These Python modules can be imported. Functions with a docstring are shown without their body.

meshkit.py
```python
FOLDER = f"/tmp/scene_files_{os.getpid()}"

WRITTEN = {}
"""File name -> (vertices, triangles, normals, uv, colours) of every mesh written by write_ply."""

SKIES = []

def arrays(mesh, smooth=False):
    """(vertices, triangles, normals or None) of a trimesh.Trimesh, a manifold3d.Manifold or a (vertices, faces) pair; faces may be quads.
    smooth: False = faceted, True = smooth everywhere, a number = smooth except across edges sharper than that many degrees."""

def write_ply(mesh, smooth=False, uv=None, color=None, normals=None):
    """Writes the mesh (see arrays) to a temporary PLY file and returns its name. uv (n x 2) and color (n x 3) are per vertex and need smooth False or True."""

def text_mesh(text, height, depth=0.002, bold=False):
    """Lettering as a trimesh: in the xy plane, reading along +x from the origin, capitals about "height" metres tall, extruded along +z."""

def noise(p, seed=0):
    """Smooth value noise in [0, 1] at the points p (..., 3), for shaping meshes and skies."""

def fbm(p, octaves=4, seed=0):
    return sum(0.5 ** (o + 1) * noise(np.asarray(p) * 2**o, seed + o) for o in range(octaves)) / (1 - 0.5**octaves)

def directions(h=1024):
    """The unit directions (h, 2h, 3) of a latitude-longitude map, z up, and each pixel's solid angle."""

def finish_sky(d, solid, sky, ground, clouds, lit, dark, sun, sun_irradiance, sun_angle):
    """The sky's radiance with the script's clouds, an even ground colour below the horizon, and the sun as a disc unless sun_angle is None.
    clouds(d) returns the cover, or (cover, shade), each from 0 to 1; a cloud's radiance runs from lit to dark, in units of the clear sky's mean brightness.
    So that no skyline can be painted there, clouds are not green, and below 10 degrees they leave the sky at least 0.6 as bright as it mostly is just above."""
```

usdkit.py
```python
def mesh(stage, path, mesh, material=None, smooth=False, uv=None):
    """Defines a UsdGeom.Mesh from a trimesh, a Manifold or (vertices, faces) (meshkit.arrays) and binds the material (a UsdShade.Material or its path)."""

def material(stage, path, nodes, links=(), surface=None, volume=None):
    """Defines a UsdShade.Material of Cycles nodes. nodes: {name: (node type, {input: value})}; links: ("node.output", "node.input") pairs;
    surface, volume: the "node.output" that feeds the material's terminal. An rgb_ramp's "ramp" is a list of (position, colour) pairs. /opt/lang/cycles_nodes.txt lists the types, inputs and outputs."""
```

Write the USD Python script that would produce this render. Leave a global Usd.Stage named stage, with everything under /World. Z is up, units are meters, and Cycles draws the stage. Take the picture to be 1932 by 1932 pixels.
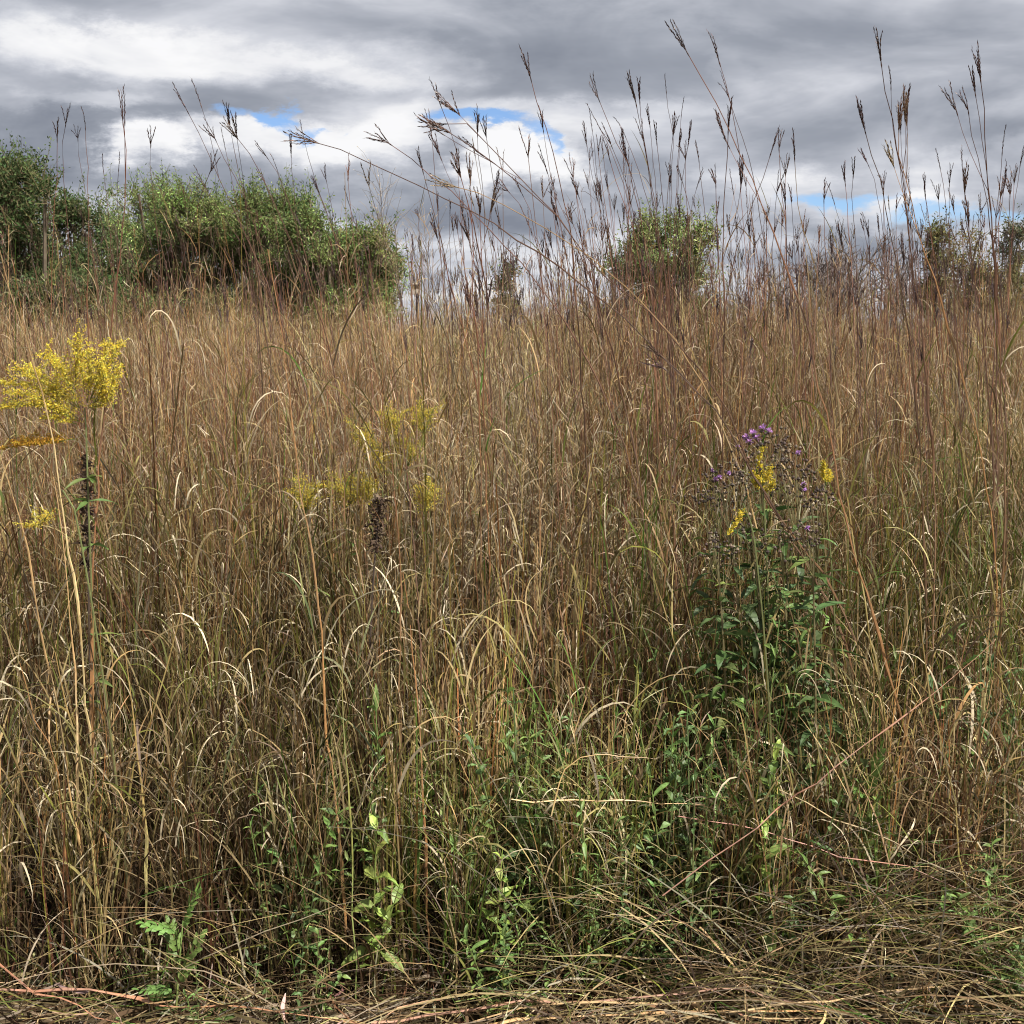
import math
import numpy as np
import usdkit
from pxr import Gf, Sdf, Usd, UsdGeom, UsdLux, UsdShade, Vt

stage = Usd.Stage.CreateInMemory()
UsdGeom.SetStageUpAxis(stage, "Z")
UsdGeom.SetStageMetersPerUnit(stage, 1.0)
UsdGeom.Xform.Define(stage, "/World")
UsdGeom.Scope.Define(stage, "/World/Looks")
rng = np.random.default_rng(20)
PI = math.pi

# ------------------------------------------------------------------ camera, light, exposure
EYE = 1.55
F = 1.048                                  # focal length in picture widths
HORIZON = 640.0                            # picture row (of 1932) of the level line
PITCH = math.atan((966 - HORIZON) / 1932 / F)
EXPOSURE = 1.05
SUN_AZ, SUN_EL = math.radians(122), math.radians(52)     # azimuth from +y towards +x
SUN_INTENSITY, SUN_ANGLE = 1.25, 1.5
SKY_STRENGTH, CLOUD_GAIN = 0.1, 4.55

cam = UsdGeom.Camera.Define(stage, "/World/camera")
cam.CreateHorizontalApertureAttr(24.0)
cam.CreateVerticalApertureAttr(24.0)
cam.CreateFocalLengthAttr(24.0 * F)
cam.CreateClippingRangeAttr(Gf.Vec2f(0.05, 20000))
cam.CreateExposureAttr(EXPOSURE)
cam.AddTranslateOp().Set(Gf.Vec3d(0, 0, EYE))
cam.AddRotateXOp().Set(90 - math.degrees(PITCH))

sun_dir = np.array([math.sin(SUN_AZ) * math.cos(SUN_EL), math.cos(SUN_AZ) * math.cos(SUN_EL), math.sin(SUN_EL)])
sun = UsdLux.DistantLight.Define(stage, "/World/sun")
sun.CreateIntensityAttr(SUN_INTENSITY)
sun.CreateNormalizeAttr(True)
sun.CreateAngleAttr(SUN_ANGLE)
sun.CreateColorAttr(Gf.Vec3f(1.0, 0.96, 0.90))
sun.AddRotateXYZOp().Set(Gf.Vec3f(90 - math.degrees(SUN_EL), 0, 180 - math.degrees(SUN_AZ)))

# ------------------------------------------------------------------ from picture places to world places
FWD = np.array([0, math.cos(PITCH), -math.sin(PITCH)])
UP = np.array([0, math.sin(PITCH), math.cos(PITCH)])


def ray(px, py):
    return FWD * F + np.array([1.0, 0, 0]) * (px - 966) / 1932 + UP * (966 - py) / 1932


def at(px, py, d):
    r = ray(px, py)
    return np.array([0, 0, EYE]) + r * d / r[1]


def on_z(px, py, z):
    r = ray(px, py)
    return np.array([0, 0, EYE]) + r * (z - EYE) / r[2]


# ------------------------------------------------------------------ material graphs
class Graph:
    def __init__(self):
        self.nodes, self.links = {}, []

    def __call__(self, kind, **given):
        name = f"n{len(self.nodes)}_{kind}"
        plain = {}
        for k, v in given.items():
            if isinstance(v, str) and "." in v:
                self.links.append((v, f"{name}.{k}"))
            else:
                plain[k] = v
        self.nodes[name] = (kind, plain)
        return name

    def math(self, op, a, b=0.0, c=0.0, clamp=False):
        return self("math", math_type=op, value1=a, value2=b, value3=c, use_clamp=clamp) + ".value"

    def build(self, name, surface=None, volume=None):
        return usdkit.material(stage, "/World/Looks/" + name, self.nodes, self.links, surface=surface, volume=volume)


# ------------------------------------------------------------------ sky: broken cloud deck with a few blue gaps
def make_sky():
    g = Graph()
    co = g("texture_coordinate") + ".generated"
    s = g("separate_xyz", vector=co)
    x, y, z = s + ".x", s + ".y", s + ".z"
    zz = g.math("maximum", z, 0.0)
    inv = g.math("divide", 1.0, g.math("add", zz, 0.13))
    u, v = g.math("multiply", x, inv), g.math("multiply", y, inv)
    plane = g("combine_xyz", x=u, y=g.math("multiply", v, 1.5), z=0.0) + ".vector"
    big = g("noise_texture", vector=plane, scale=1.05, detail=7.0, roughness=0.52, distortion=0.35) + ".fac"
    fine = g("noise_texture", vector=plane, scale=3.4, detail=6.0, roughness=0.55, distortion=0.5) + ".fac"
    b = g("map_range", value=big, from_min=0.36, from_max=0.66, to_min=0.16, to_max=0.70) + ".result"
    b = g.math("add", b, g.math("multiply", g.math("subtract", fine, 0.5), 0.20))
    puff = g("noise_texture", vector=g("mapping", vector=co, scale=(5.5, 5.5, 15.0)) + ".vector", scale=1.0, detail=9.0, roughness=0.50, distortion=0.7) + ".fac"
    b = g.math("add", b, g.math("multiply", g.math("subtract", puff, 0.5), 1.8))
    # local clouds, placed by direction
    yy = g.math("maximum", y, 0.08)
    a, e = g.math("divide", x, yy), g.math("divide", z, yy)
    vec = g("combine_xyz", x=a, y=e, z=0.0) + ".vector"
    warp = g("noise_texture", vector=g("mapping", vector=vec, scale=(6.0, 13.0, 1.0)) + ".vector", scale=1.0, detail=8.0, roughness=0.62) + ".color"
    wv = g("mapping", vector=warp, location=(-0.12, -0.05, 0), scale=(0.24, 0.10, 0.0)) + ".vector"
    warped = g("mix", mix_type="add", fac=1.0, color1=vec, color2=wv) + ".color"

    def blob(px, py, rx, ry, amp):
        r = ray(px, py)
        ca, ce = r[0] / r[1], r[2] / r[1]
        k = 1 / 1932 / F
        sx, sy = 1 / (rx * k * 1.5), 1 / (ry * k * 1.5)
        m = g("mapping", vector=warped, location=(-ca * sx, -ce * sy, 0), scale=(sx, sy, 0.0)) + ".vector"
        f = g("gradient_texture", gradient_type="spherical", vector=m) + ".fac"
        f = g("map_range", range_type="smoothstep", value=f, from_min=0.0, from_max=0.75, to_min=0.0, to_max=amp) + ".result"
        return f

    for p in [(1120, 112, 370, 75, -.42), (760, 30, 330, 55, -.22), (1650, 110, 300, 75, -.22), (1560, 245, 340, 55, -.28), (1850, 190, 150, 80, -.15),
              (450, 165, 170, 38, -.36), (250, 205, 330, 22, -.28), (95, 275, 125, 70, -.62), (380, 335, 230, 50, -.52), (730, 395, 340, 55, -.52),
              (880, 430, 220, 45, -.4), (1180, 340, 170, 55, -.3), (1620, 440, 120, 30, -.2), (150, 20, 200, 30, -.15),
              (250, 80, 190, 35, .42), (60, 70, 90, 50, .3), (150, 165, 90, 20, .25), (520, 125, 260, 26, .22), (255, 262, 62, 46, .85), (430, 238, 150, 26, .5),
              (700, 262, 130, 36, .6), (940, 300, 90, 48, 1.1), (1050, 300, 55, 50, .6), (760, 105, 160, 45, .38), (1080, 205, 330, 26, .25),
              (1300, 265, 200, 40, .22), (1440, 345, 160, 40, .42), (1680, 395, 170, 35, .5), (820, 500, 300, 60, .3), (1900, 300, 120, 30, .2), (1420, 110, 60, 30, .2)]:
        b = g.math("add", b, blob(*p))
    b = g("map_range", value=b, from_min=-0.55, from_max=1.05, to_min=0.0, to_max=1.0) + ".result"
    ramp = g("rgb_ramp", fac=b, ramp=[(0, (.25, .275, .335)), (.3, (.35, .378, .44)), (.5, (.495, .52, .585)), (.68, (.69, .71, .77)), (.85, (.92, .925, .95)), (1, (1.02, 1.02, 1.03))]) + ".color"
    cloud = g("mix", mix_type="multiply", fac=1.0, color1=ramp, color2=(CLOUD_GAIN,) * 3) + ".color"
    blue = 0.0
    for p in [(560, 216, 40, 15, .95), (615, 238, 38, 9, .75), (905, 236, 95, 19, 1.1), (1020, 272, 30, 30, .9), (1600, 366, 120, 18, 1.0), (1790, 412, 95, 20, .8), (475, 205, 40, 11, .6)]:
        blue = g.math("add", blue, blob(*p)) if blue else blob(*p)
    blue = g.math("subtract", blue, blob(945, 300, 80, 44, 1.3))
    low = g("map_range", value=fine, from_min=0.42, from_max=0.30, to_min=0.0, to_max=0.6, clamp=True) + ".result"
    cut = g("map_range", range_type="smoothstep", value=g.math("add", blue, g.math("multiply", low, 0.0)), from_min=0.02, from_max=1.0, to_min=0.0, to_max=0.95) + ".result"
    sky = g("sky_texture", sky_type="single_scattering", sun_disc=False, sun_elevation=SUN_EL, sun_rotation=SUN_AZ, aerosol_density=0.4) + ".color"
    sky = g("mix", mix_type="multiply", fac=1.0, color1=sky, color2=(.50, .61, .77)) + ".color"
    mixed = g("mix", mix_type="mix", fac=cut, color1=cloud, color2=sky) + ".color"
    return g.build("cloudy_sky", surface=g("background_shader", color=mixed, strength=SKY_STRENGTH) + ".background")


dome = UsdLux.DomeLight.Define(stage, "/World/sky")
UsdShade.MaterialBindingAPI.Apply(dome.GetPrim()).Bind(make_sky())
dome.GetPrim().SetCustomDataByKey("kind", "structure")


# ------------------------------------------------------------------ surfaces
def fibre_material(name, translucent, rough=0.5, gloss=0.05, noise=0.0):
    """Plant matter: the mesh's own tints, some light through it, a faint gloss."""
    g = Graph()
    c = g("attribute", attribute="tint") + ".color"
    if noise:
        n = g("noise_texture", vector=g("texture_coordinate") + ".object", scale=noise, detail=2.0, roughness=0.6) + ".fac"
        k = g("map_range", value=n, from_min=0.25, from_max=0.75, to_min=0.7, to_max=1.28) + ".result"
        c = g("mix", mix_type="multiply", fac=1.0, color1=c, color2=g("combine_xyz", x=k, y=k, z=k) + ".vector") + ".color"
    p = g("diffuse_bsdf", color=c) + ".BSDF"
    if translucent:
        t = g("translucent_bsdf", color=c) + ".BSDF"
        p = g("mix_closure", fac=translucent, closure1=p, closure2=t) + ".closure"
    if gloss:
        q = g("glossy_bsdf", color=(0.9, 0.9, 0.9), roughness=rough) + ".BSDF"
        p = g("mix_closure", fac=gloss, closure1=p, closure2=q) + ".closure"
    return g.build(name, surface=p)


M_BLADE = fibre_material("grass_blade", 0.25, gloss=0.0)
M_STEM = fibre_material("grass_stem", 0.0, gloss=0.05, noise=40.0)
M_LEAF = fibre_material("green_leaf", 0.28, rough=0.5, gloss=0.025, noise=55.0)
M_CROWN = fibre_material("tree_leaf", 0.35, gloss=0.0)
M_FLOWER = fibre_material("flower", 0.25, gloss=0.0)
M_BARK = fibre_material("bark", 0.0, gloss=0.02, noise=9.0)


def ground_material():
    g = Graph()
    pos = g("geometry") + ".position"
    n1 = g("noise_texture", vector=pos, scale=1.3, detail=8.0, roughness=0.65) + ".fac"
    n2 = g("noise_texture", vector=g("mapping", vector=pos, scale=(14.0, 60.0, 14.0)) + ".vector", scale=1.0, detail=4.0, roughness=0.6) + ".fac"
    a = g("rgb_ramp", fac=n1, ramp=[(.3, (.035, .024, .014)), (.5, (.07, .05, .028)), (.7, (.12, .088, .05))]) + ".color"
    b = g("rgb_ramp", fac=n2, ramp=[(.35, (.5, .5, .5)), (.55, (1, 1, 1)), (.7, (1.7, 1.6, 1.4))]) + ".color"
    c = g("mix", mix_type="multiply", fac=1.0, color1=a, color2=b) + ".color"
    nrm = g("bump", height=n2, strength=0.6, distance=0.02) + ".normal"
    return g.build("soil_and_litter", surface=g("principled_bsdf", base_color=c, roughness=0.95, specular_ior_level=0.1, normal=nrm) + ".BSDF")


def wood_material():
    g = Graph()
    pos = g("texture_coordinate") + ".object"
    n = g("noise_texture", vector=g("mapping", vector=pos, scale=(30.0, 30.0, 3.0)) + ".vector", scale=1.0, detail=5.0) + ".fac"
    c = g("rgb_ramp", fac=n, ramp=[(.3, (.20, .17, .14)), (.7, (.42, .37, .31))]) + ".color"
    return g.build("weathered_wood", surface=g("principled_bsdf", base_color=c, roughness=0.8) + ".BSDF")


M_GROUND, M_WOOD = ground_material(), wood_material()
_g = Graph()
M_DARK = _g.build("dark_hole", surface=_g("principled_bsdf", base_color=(0.01, 0.009, 0.008), roughness=0.9) + ".BSDF")

# ------------------------------------------------------------------ naming helpers
taken = {}


def numbered(parent, name):
    n = taken.get((parent, name), 0)
    taken[(parent, name)] = n + 1
    return f"{parent}/{name}" + (f"_{n:03d}" if n else "")


def tag(p, label=None, category=None, group=None, kind=None):
    for k, v in (("label", label), ("category", category), ("group", group), ("kind", kind)):
        if v:
            p.SetCustomDataByKey(k, v)
    return p


def thing(name, label=None, category=None, loc=(0, 0, 0), rotz=0.0, scale=None, group=None, kind=None):
    x = UsdGeom.Xform.Define(stage, numbered("/World", name))
    x.AddTranslateOp().Set(Gf.Vec3d(*map(float, loc)))
    if rotz:
        x.AddRotateZOp().Set(math.degrees(rotz))
    if scale is not None:
        x.AddScaleOp().Set(Gf.Vec3f(*([float(scale)] * 3 if np.ndim(scale) == 0 else map(float, scale))))
    return tag(x.GetPrim(), label, category, group, kind)


def copy_of(src, loc, rotz=0.0, scale=None, label=None, group=None, name=None):
    was = src.GetCustomData()
    r = thing(name or src.GetName().rstrip("0123456789").rstrip("_"), label or was.get("label"), was.get("category"), loc, rotz, scale, group or was.get("group"))
    r.GetReferences().AddInternalReference(src.GetPath())
    r.SetInstanceable(True)
    return r


def place(src, loc, rotz=0.0, scale=None):
    x = UsdGeom.Xformable(src)
    x.ClearXformOpOrder()
    x.GetPrim().RemoveProperty("xformOp:translate")
    x.AddTranslateOp().Set(Gf.Vec3d(*map(float, loc)))
    x.AddRotateZOp().Set(math.degrees(rotz))
    if scale is not None:
        x.AddScaleOp().Set(Gf.Vec3f(*([float(scale)] * 3 if np.ndim(scale) == 0 else map(float, scale))))


# ------------------------------------------------------------------ mesh pieces with a colour per point
class Bits:
    def __init__(self):
        self.v, self.f, self.c, self.n = [], [], [], 0

    def add(self, v, f, c):
        v = np.asarray(v, float).reshape(-1, 3)
        self.v.append(v)
        self.f.append(np.asarray(f, int).reshape(-1, 3) + self.n)
        self.c.append(np.broadcast_to(np.asarray(c, float), (len(v), 3)) if np.ndim(c) < 2 else np.asarray(c, float).reshape(-1, 3))
        self.n += len(v)
        return self

    def build(self, name, mat, parent=None, origin=None, path=None, smooth=False):
        path = path or numbered(str(parent.GetPath()) if parent is not None else "/World", name)
        v, f, c = np.vstack(self.v), np.vstack(self.f), np.vstack(self.c)
        if origin is not None:
            v = v - np.asarray(origin)
        m = usdkit.mesh(stage, path, (v, f), mat, smooth=smooth)
        if smooth is False or smooth is True:
            UsdGeom.PrimvarsAPI(m).CreatePrimvar("tint", Sdf.ValueTypeNames.Color3fArray, "vertex").Set(Vt.Vec3fArray.FromNumpy(np.clip(c, 0, 1).astype(np.float32)))
        m.CreateDoubleSidedAttr(True)
        return m.GetPrim()


def arr(x, n):
    return np.broadcast_to(np.asarray(x, float), (n,)).copy()


def strands(base, th0, phi, length, curl, S, power=1.4, wob=0.0, side=0.0, r=None):
    """N curves of S segments: tilt from upright th0 + curl * t**power, heading phi. Returns points (N, S+1, 3) and headings (N, S+1)."""
    r = r or rng
    n = len(base)
    t = (np.arange(S) + 0.5) / S
    th = arr(th0, n)[:, None] + arr(curl, n)[:, None] * t[None] ** power
    ph = arr(phi, n)[:, None] + arr(side, n)[:, None] * t[None]
    if wob:
        th = th + r.normal(0, wob, th.shape)
        ph = ph + r.normal(0, wob * 2, ph.shape)
    d = np.stack([np.sin(th) * np.cos(ph), np.sin(th) * np.sin(ph), np.cos(th)], -1) * (arr(length, n) / S)[:, None, None]
    P = np.concatenate([np.zeros((n, 1, 3)), np.cumsum(d, 1)], 1) + np.asarray(base)[:, None]
    return P, np.concatenate([ph, ph[:, -1:]], 1)


def tangents(P):
    T = np.gradient(P, axis=1)
    return T / np.maximum(np.linalg.norm(T, axis=-1, keepdims=True), 1e-9)


def ribbons(P, ph, W, twist, c0, c1, cpow=1.0):
    """Flat blades: (vertices, faces, colours). W (N, S+1) or (S+1,) full widths; colours run from c0 to c1 along the blade."""
    n, k = P.shape[:2]
    T = tangents(P)
    s0 = np.stack([-np.sin(ph), np.cos(ph), np.zeros_like(ph)], -1)
    s0 = s0 - T * (T * s0).sum(-1, keepdims=True)
    s0 /= np.maximum(np.linalg.norm(s0, axis=-1, keepdims=True), 1e-9)
    nn = np.cross(T, s0)
    tw = np.broadcast_to(twist, (n, k))[..., None]
    s = np.cos(tw) * s0 + np.sin(tw) * nn
    W = np.broadcast_to(W, (n, k))[..., None] / 2
    v = np.stack([P - s * W, P + s * W], 2).reshape(-1, 3)
    i = (np.arange(n)[:, None] * k + np.arange(k - 1)[None]).ravel() * 2
    f = np.concatenate([np.stack([i, i + 1, i + 3], 1), np.stack([i, i + 3, i + 2], 1)])
    t = np.linspace(0, 1, k)[None, :, None] ** cpow
    c0, c1 = np.broadcast_to(c0, (n, 3))[:, None], np.broadcast_to(c1, (n, 3))[:, None]
    c = np.repeat(c0 * (1 - t) + c1 * t, 2, axis=1).reshape(-1, 3)
    return v, f, c


def tubes(P, R, c0, c1, sides=3, cpow=1.0):
    n, k = P.shape[:2]
    T = tangents(P)
    ref = np.where(np.abs(T[..., 2:3]) > 0.9, [1.0, 0, 0], [0, 0, 1.0])
    a = np.cross(T, ref)
    a /= np.maximum(np.linalg.norm(a, axis=-1, keepdims=True), 1e-9)
    b = np.cross(T, a)
    ang = np.arange(sides) / sides * 2 * PI
    R = np.broadcast_to(R, (n, k))[..., None, None]
    v = P[:, :, None] + R * (np.cos(ang)[None, None, :, None] * a[:, :, None] + np.sin(ang)[None, None, :, None] * b[:, :, None])
    i = ((np.arange(n)[:, None] * k + np.arange(k - 1)[None]).ravel() * sides)[:, None]
    j = np.arange(sides)[None]
    j1 = (j + 1) % sides
    f = np.concatenate([np.stack([i + j, i + j1, i + sides + j1], -1).reshape(-1, 3), np.stack([i + j, i + sides + j1, i + sides + j], -1).reshape(-1, 3)])
    t = np.linspace(0, 1, k)[None, :, None] ** cpow
    c0, c1 = np.broadcast_to(c0, (n, 3))[:, None], np.broadcast_to(c1, (n, 3))[:, None]
    c = np.repeat(c0 * (1 - t) + c1 * t, sides, axis=1).reshape(-1, 3)
    return v.reshape(-1, 3), f, c


def spline(pts, n):
    """Catmull-Rom through the points, n samples evenly by length."""
    p = np.asarray(pts, float)
    if len(p) == 2:
        return p[0] + (p[1] - p[0]) * np.linspace(0, 1, n)[:, None]
    q = np.vstack([2 * p[0] - p[1], p, 2 * p[-1] - p[-2]])
    out = []
    for i in range(len(p) - 1):
        a, b, c, d = q[i:i + 4]
        t = np.linspace(0, 1, 13)[:, None]
        out.append(0.5 * (2 * b + (c - a) * t + (2 * a - 5 * b + 4 * c - d) * t ** 2 + (3 * b - a - 3 * c + d) * t ** 3)[: None if i == len(p) - 2 else -1])
    o = np.vstack(out)
    s = np.concatenate([[0], np.cumsum(np.linalg.norm(np.diff(o, axis=0), axis=1))])
    u = np.linspace(0, s[-1], n)
    return np.stack([np.interp(u, s, o[:, k]) for k in range(3)], 1)


# colours of plants (base colours, not lit ones)
TAN, CREAM, STRAW = (.30, .22, .115), (.46, .385, .26), (.37, .285, .14)
BROWN, RED, DARKRED = (.115, .077, .042), (.150, .076, .046), (.080, .038, .030)
OLIVE, GREEN, ORANGE, GREY = (.165, .16, .042), (.075, .125, .028), (.27, .15, .06), (.26, .215, .155)
DEAD = (.045, .03, .019)


def pick(n, table, spread=0.22, r=None):
    """n colours drawn from [(weight, colour), ...] with some spread in lightness and hue."""
    r = r or rng
    w = np.array([t[0] for t in table], float)
    c = np.array([t[1] for t in table])[r.choice(len(table), n, p=w / w.sum())]
    return np.clip(c * np.exp(r.normal(0, spread, (n, 1))) * np.exp(r.normal(0, spread * 0.25, (n, 3))), 0.005, 0.9)


# ------------------------------------------------------------------ ground
def make_ground():
    xs = np.concatenate([-np.geomspace(1500, 4, 14), np.linspace(-3.4, 3.4, 60), np.geomspace(4, 1500, 14)])
    ys = np.concatenate([-np.geomspace(300, 2, 8), np.linspace(-1, 8, 80), np.geomspace(9, 3000, 22)])
    X, Y = np.meshgrid(xs, ys)
    Z = 0.03 * np.sin(X * 2.3 + 1) * np.cos(Y * 1.9) * (np.abs(X) < 4) * (Y < 8.5) - 0.02
    Z = Z - np.clip(Y - 45, 0, None) * 0.02                        # the field falls away behind its crest
    v = np.stack([X, Y, Z], -1).reshape(-1, 3)
    i = (np.arange(len(ys) - 1)[:, None] * len(xs) + np.arange(len(xs) - 1)[None]).ravel()
    f = np.concatenate([np.stack([i, i + 1, i + len(xs) + 1], 1), np.stack([i, i + len(xs) + 1, i + len(xs)], 1)])
    m = usdkit.mesh(stage, "/World/ground", (v, f), M_GROUND, smooth=True)
    tag(m.GetPrim(), "brown soil and plant litter under the meadow grass", "ground", kind="structure")


make_ground()


# ------------------------------------------------------------------ meadow grass
MIX_TAN = [(3, TAN), (1.6, STRAW), (2.6, BROWN), (.8, GREY), (1.6, OLIVE), (1, ORANGE), (.6, RED)]
MIX_RED = [(3, RED), (2.2, BROWN), (1.6, TAN), (.6, DARKRED), (.8, ORANGE)]
MIX_GREEN = [(3.2, OLIVE), (2.4, GREEN), (1.4, TAN), (.8, STRAW), (1, BROWN), (.4, ORANGE)]
MIX_LEAF = [(3, TAN), (1.8, STRAW), (1.1, CREAM), (1.8, OLIVE), (2.2, BROWN), (1.0, GREY), (1.1, GREEN)]
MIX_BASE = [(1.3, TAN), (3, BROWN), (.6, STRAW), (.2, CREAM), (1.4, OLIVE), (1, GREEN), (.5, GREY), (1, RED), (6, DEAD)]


def sward(r, xy, H, c, leaves=3, S=6, wide=1.0, lean=0.10, hooks=0.35, fluff=None, blades=None, seg=6, cream=.4, dim=1.0):
    """Meadow grass on the given spots: culms of heights H and tints c with curling leaves, fine seed branches on those in
    fluff (a chance per culm), and low blades at the spots in blades (xy, length)."""
    b = Bits()
    n = len(xy)
    base = np.column_stack([xy, np.full(n, -0.03)])
    P, ph = strands(base, np.abs(r.normal(0, lean, n)), r.random(n) * 2 * PI, H, r.normal(0.08, 0.12, n), S, wob=0.03, r=r)
    t = np.linspace(0, 1, S + 1)
    b.add(*tubes(P, (0.0017 - 0.0011 * t)[None] * wide * np.exp(r.normal(-.05, .4, (n, 1))), c * 0.9, c * np.array([1.05, .95, .9])))

    def along(which, q):
        k = np.clip((q * S).astype(int), 0, S - 1)
        fr = (q * S - k)[:, None]
        return P[which, k] * (1 - fr) + P[which, k + 1] * fr

    nl = n * leaves
    which = np.repeat(np.arange(n), leaves)
    hook = r.random(nl) < hooks
    L = r.uniform(0.12, 0.30, nl)
    curl = np.where(hook, r.uniform(1.8, 3.6, nl), r.uniform(0.2, 1.6, nl))
    Q, qh = strands(along(which, np.where(hook, r.uniform(0.5, 1.0, nl), r.uniform(0.15, 1.0, nl) ** .7)), r.uniform(0.15, 0.6, nl), r.random(nl) * 2 * PI, L, curl, seg, power=r.uniform(1.2, 2.2), side=r.normal(0, .7, nl), r=r)
    tt = np.linspace(0, 1, seg + 1)
    W = (np.minimum(1, 0.55 + tt * 2) * (1 - tt ** 2.2))[None] * (r.uniform(0.0014, 0.0044, nl) * wide * np.where(hook & (r.random(nl) < cream), 1.45, 1.0))[:, None]
    lc = pick(nl, MIX_LEAF, r=r) * 0.5 * dim + c[which] * 0.5
    lc = np.where((hook & (r.random(nl) < cream))[:, None], np.array(CREAM) * np.exp(r.normal(0.08, .15, (nl, 1))), lc)
    b.add(*ribbons(Q, qh, W, r.normal(0, .5, (nl, 1)) + r.normal(0, 1.1, (nl, 1)) * tt[None], lc * .85, lc * 1.1))
    if blades is not None:
        bxy, L = blades
        m = len(bxy)
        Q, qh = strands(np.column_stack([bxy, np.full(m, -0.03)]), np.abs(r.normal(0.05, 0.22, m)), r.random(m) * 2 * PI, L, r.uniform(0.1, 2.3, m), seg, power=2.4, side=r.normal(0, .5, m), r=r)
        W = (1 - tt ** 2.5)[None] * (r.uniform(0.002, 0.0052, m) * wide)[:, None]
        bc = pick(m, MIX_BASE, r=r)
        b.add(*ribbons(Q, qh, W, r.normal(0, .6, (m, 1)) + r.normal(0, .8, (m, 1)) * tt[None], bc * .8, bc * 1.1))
    if fluff is not None:
        k = np.repeat(np.arange(n), r.poisson(fluff))
        m = len(k)
        Q, qh = strands(along(k, r.uniform(0.70, 1.0, m)), r.uniform(0.2, 1.0, m), r.random(m) * 2 * PI, r.uniform(0.03, 0.09, m), r.uniform(-.8, 1.6, m), 3, r=r)
        fc = pick(m, [(2, GREY), (2, TAN), (1.6, CREAM)], r=r) * .8 + c[k] * .25
        b.add(*ribbons(Q, qh, np.array([.0012, .0022, .0018, .0006])[None] * wide, r.normal(0, 1, (m, 1)), fc, fc * 1.1))
    return b


def scatter(name, protos, places, mat, label, category):
    """One uncountable mass of grass: a point instancer over the patches. places: rows x, y, z, rotation, scale, height scale, patch number."""
    pi = UsdGeom.PointInstancer.Define(stage, "/World/" + name)
    rel = pi.CreatePrototypesRel()
    for k, bits in enumerate(protos):
        p = bits.build("tuft", mat, path=f"/World/{name}/tuft" + (f"_{k:03d}" if k else ""))
        rel.AddTarget(p.GetPath())
    a = np.asarray(places, float)
    pi.CreatePositionsAttr(Vt.Vec3fArray.FromNumpy(a[:, :3].astype(np.float32)))
    h = a[:, 3] / 2
    pi.CreateOrientationsAttr(Vt.QuathArray([Gf.Quath(float(math.cos(x)), 0, 0, float(math.sin(x))) for x in h]))
    pi.CreateScalesAttr(Vt.Vec3fArray.FromNumpy(np.stack([a[:, 4], a[:, 4], a[:, 5]], 1).astype(np.float32)))
    pi.CreateProtoIndicesAttr(Vt.IntArray([int(x) for x in a[:, 6]]))
    return tag(pi.GetPrim(), label, category, kind="stuff")


import meshkit  # noqa: E402
HALF = 0.5 / F


def in_view(x, y, margin):
    return np.abs(x) < HALF * y * 1.06 + margin


def field_noise(x, y, scale, seed):
    return meshkit.fbm(np.stack([x * scale, y * scale, np.zeros_like(x)], -1), 3, seed)


def square(r, n, size):
    return r.uniform(-size / 2, size / 2, (n, 2))


def grid(y0, y1, step, margin):
    w = HALF * y1 + margin
    X, Y = np.meshgrid(np.arange(-w, w, step), np.arange(y0, y1, step) + step / 2)
    x, y = X.ravel(), Y.ravel()
    k = in_view(x, y, margin)
    return x[k], y[k]


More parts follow.
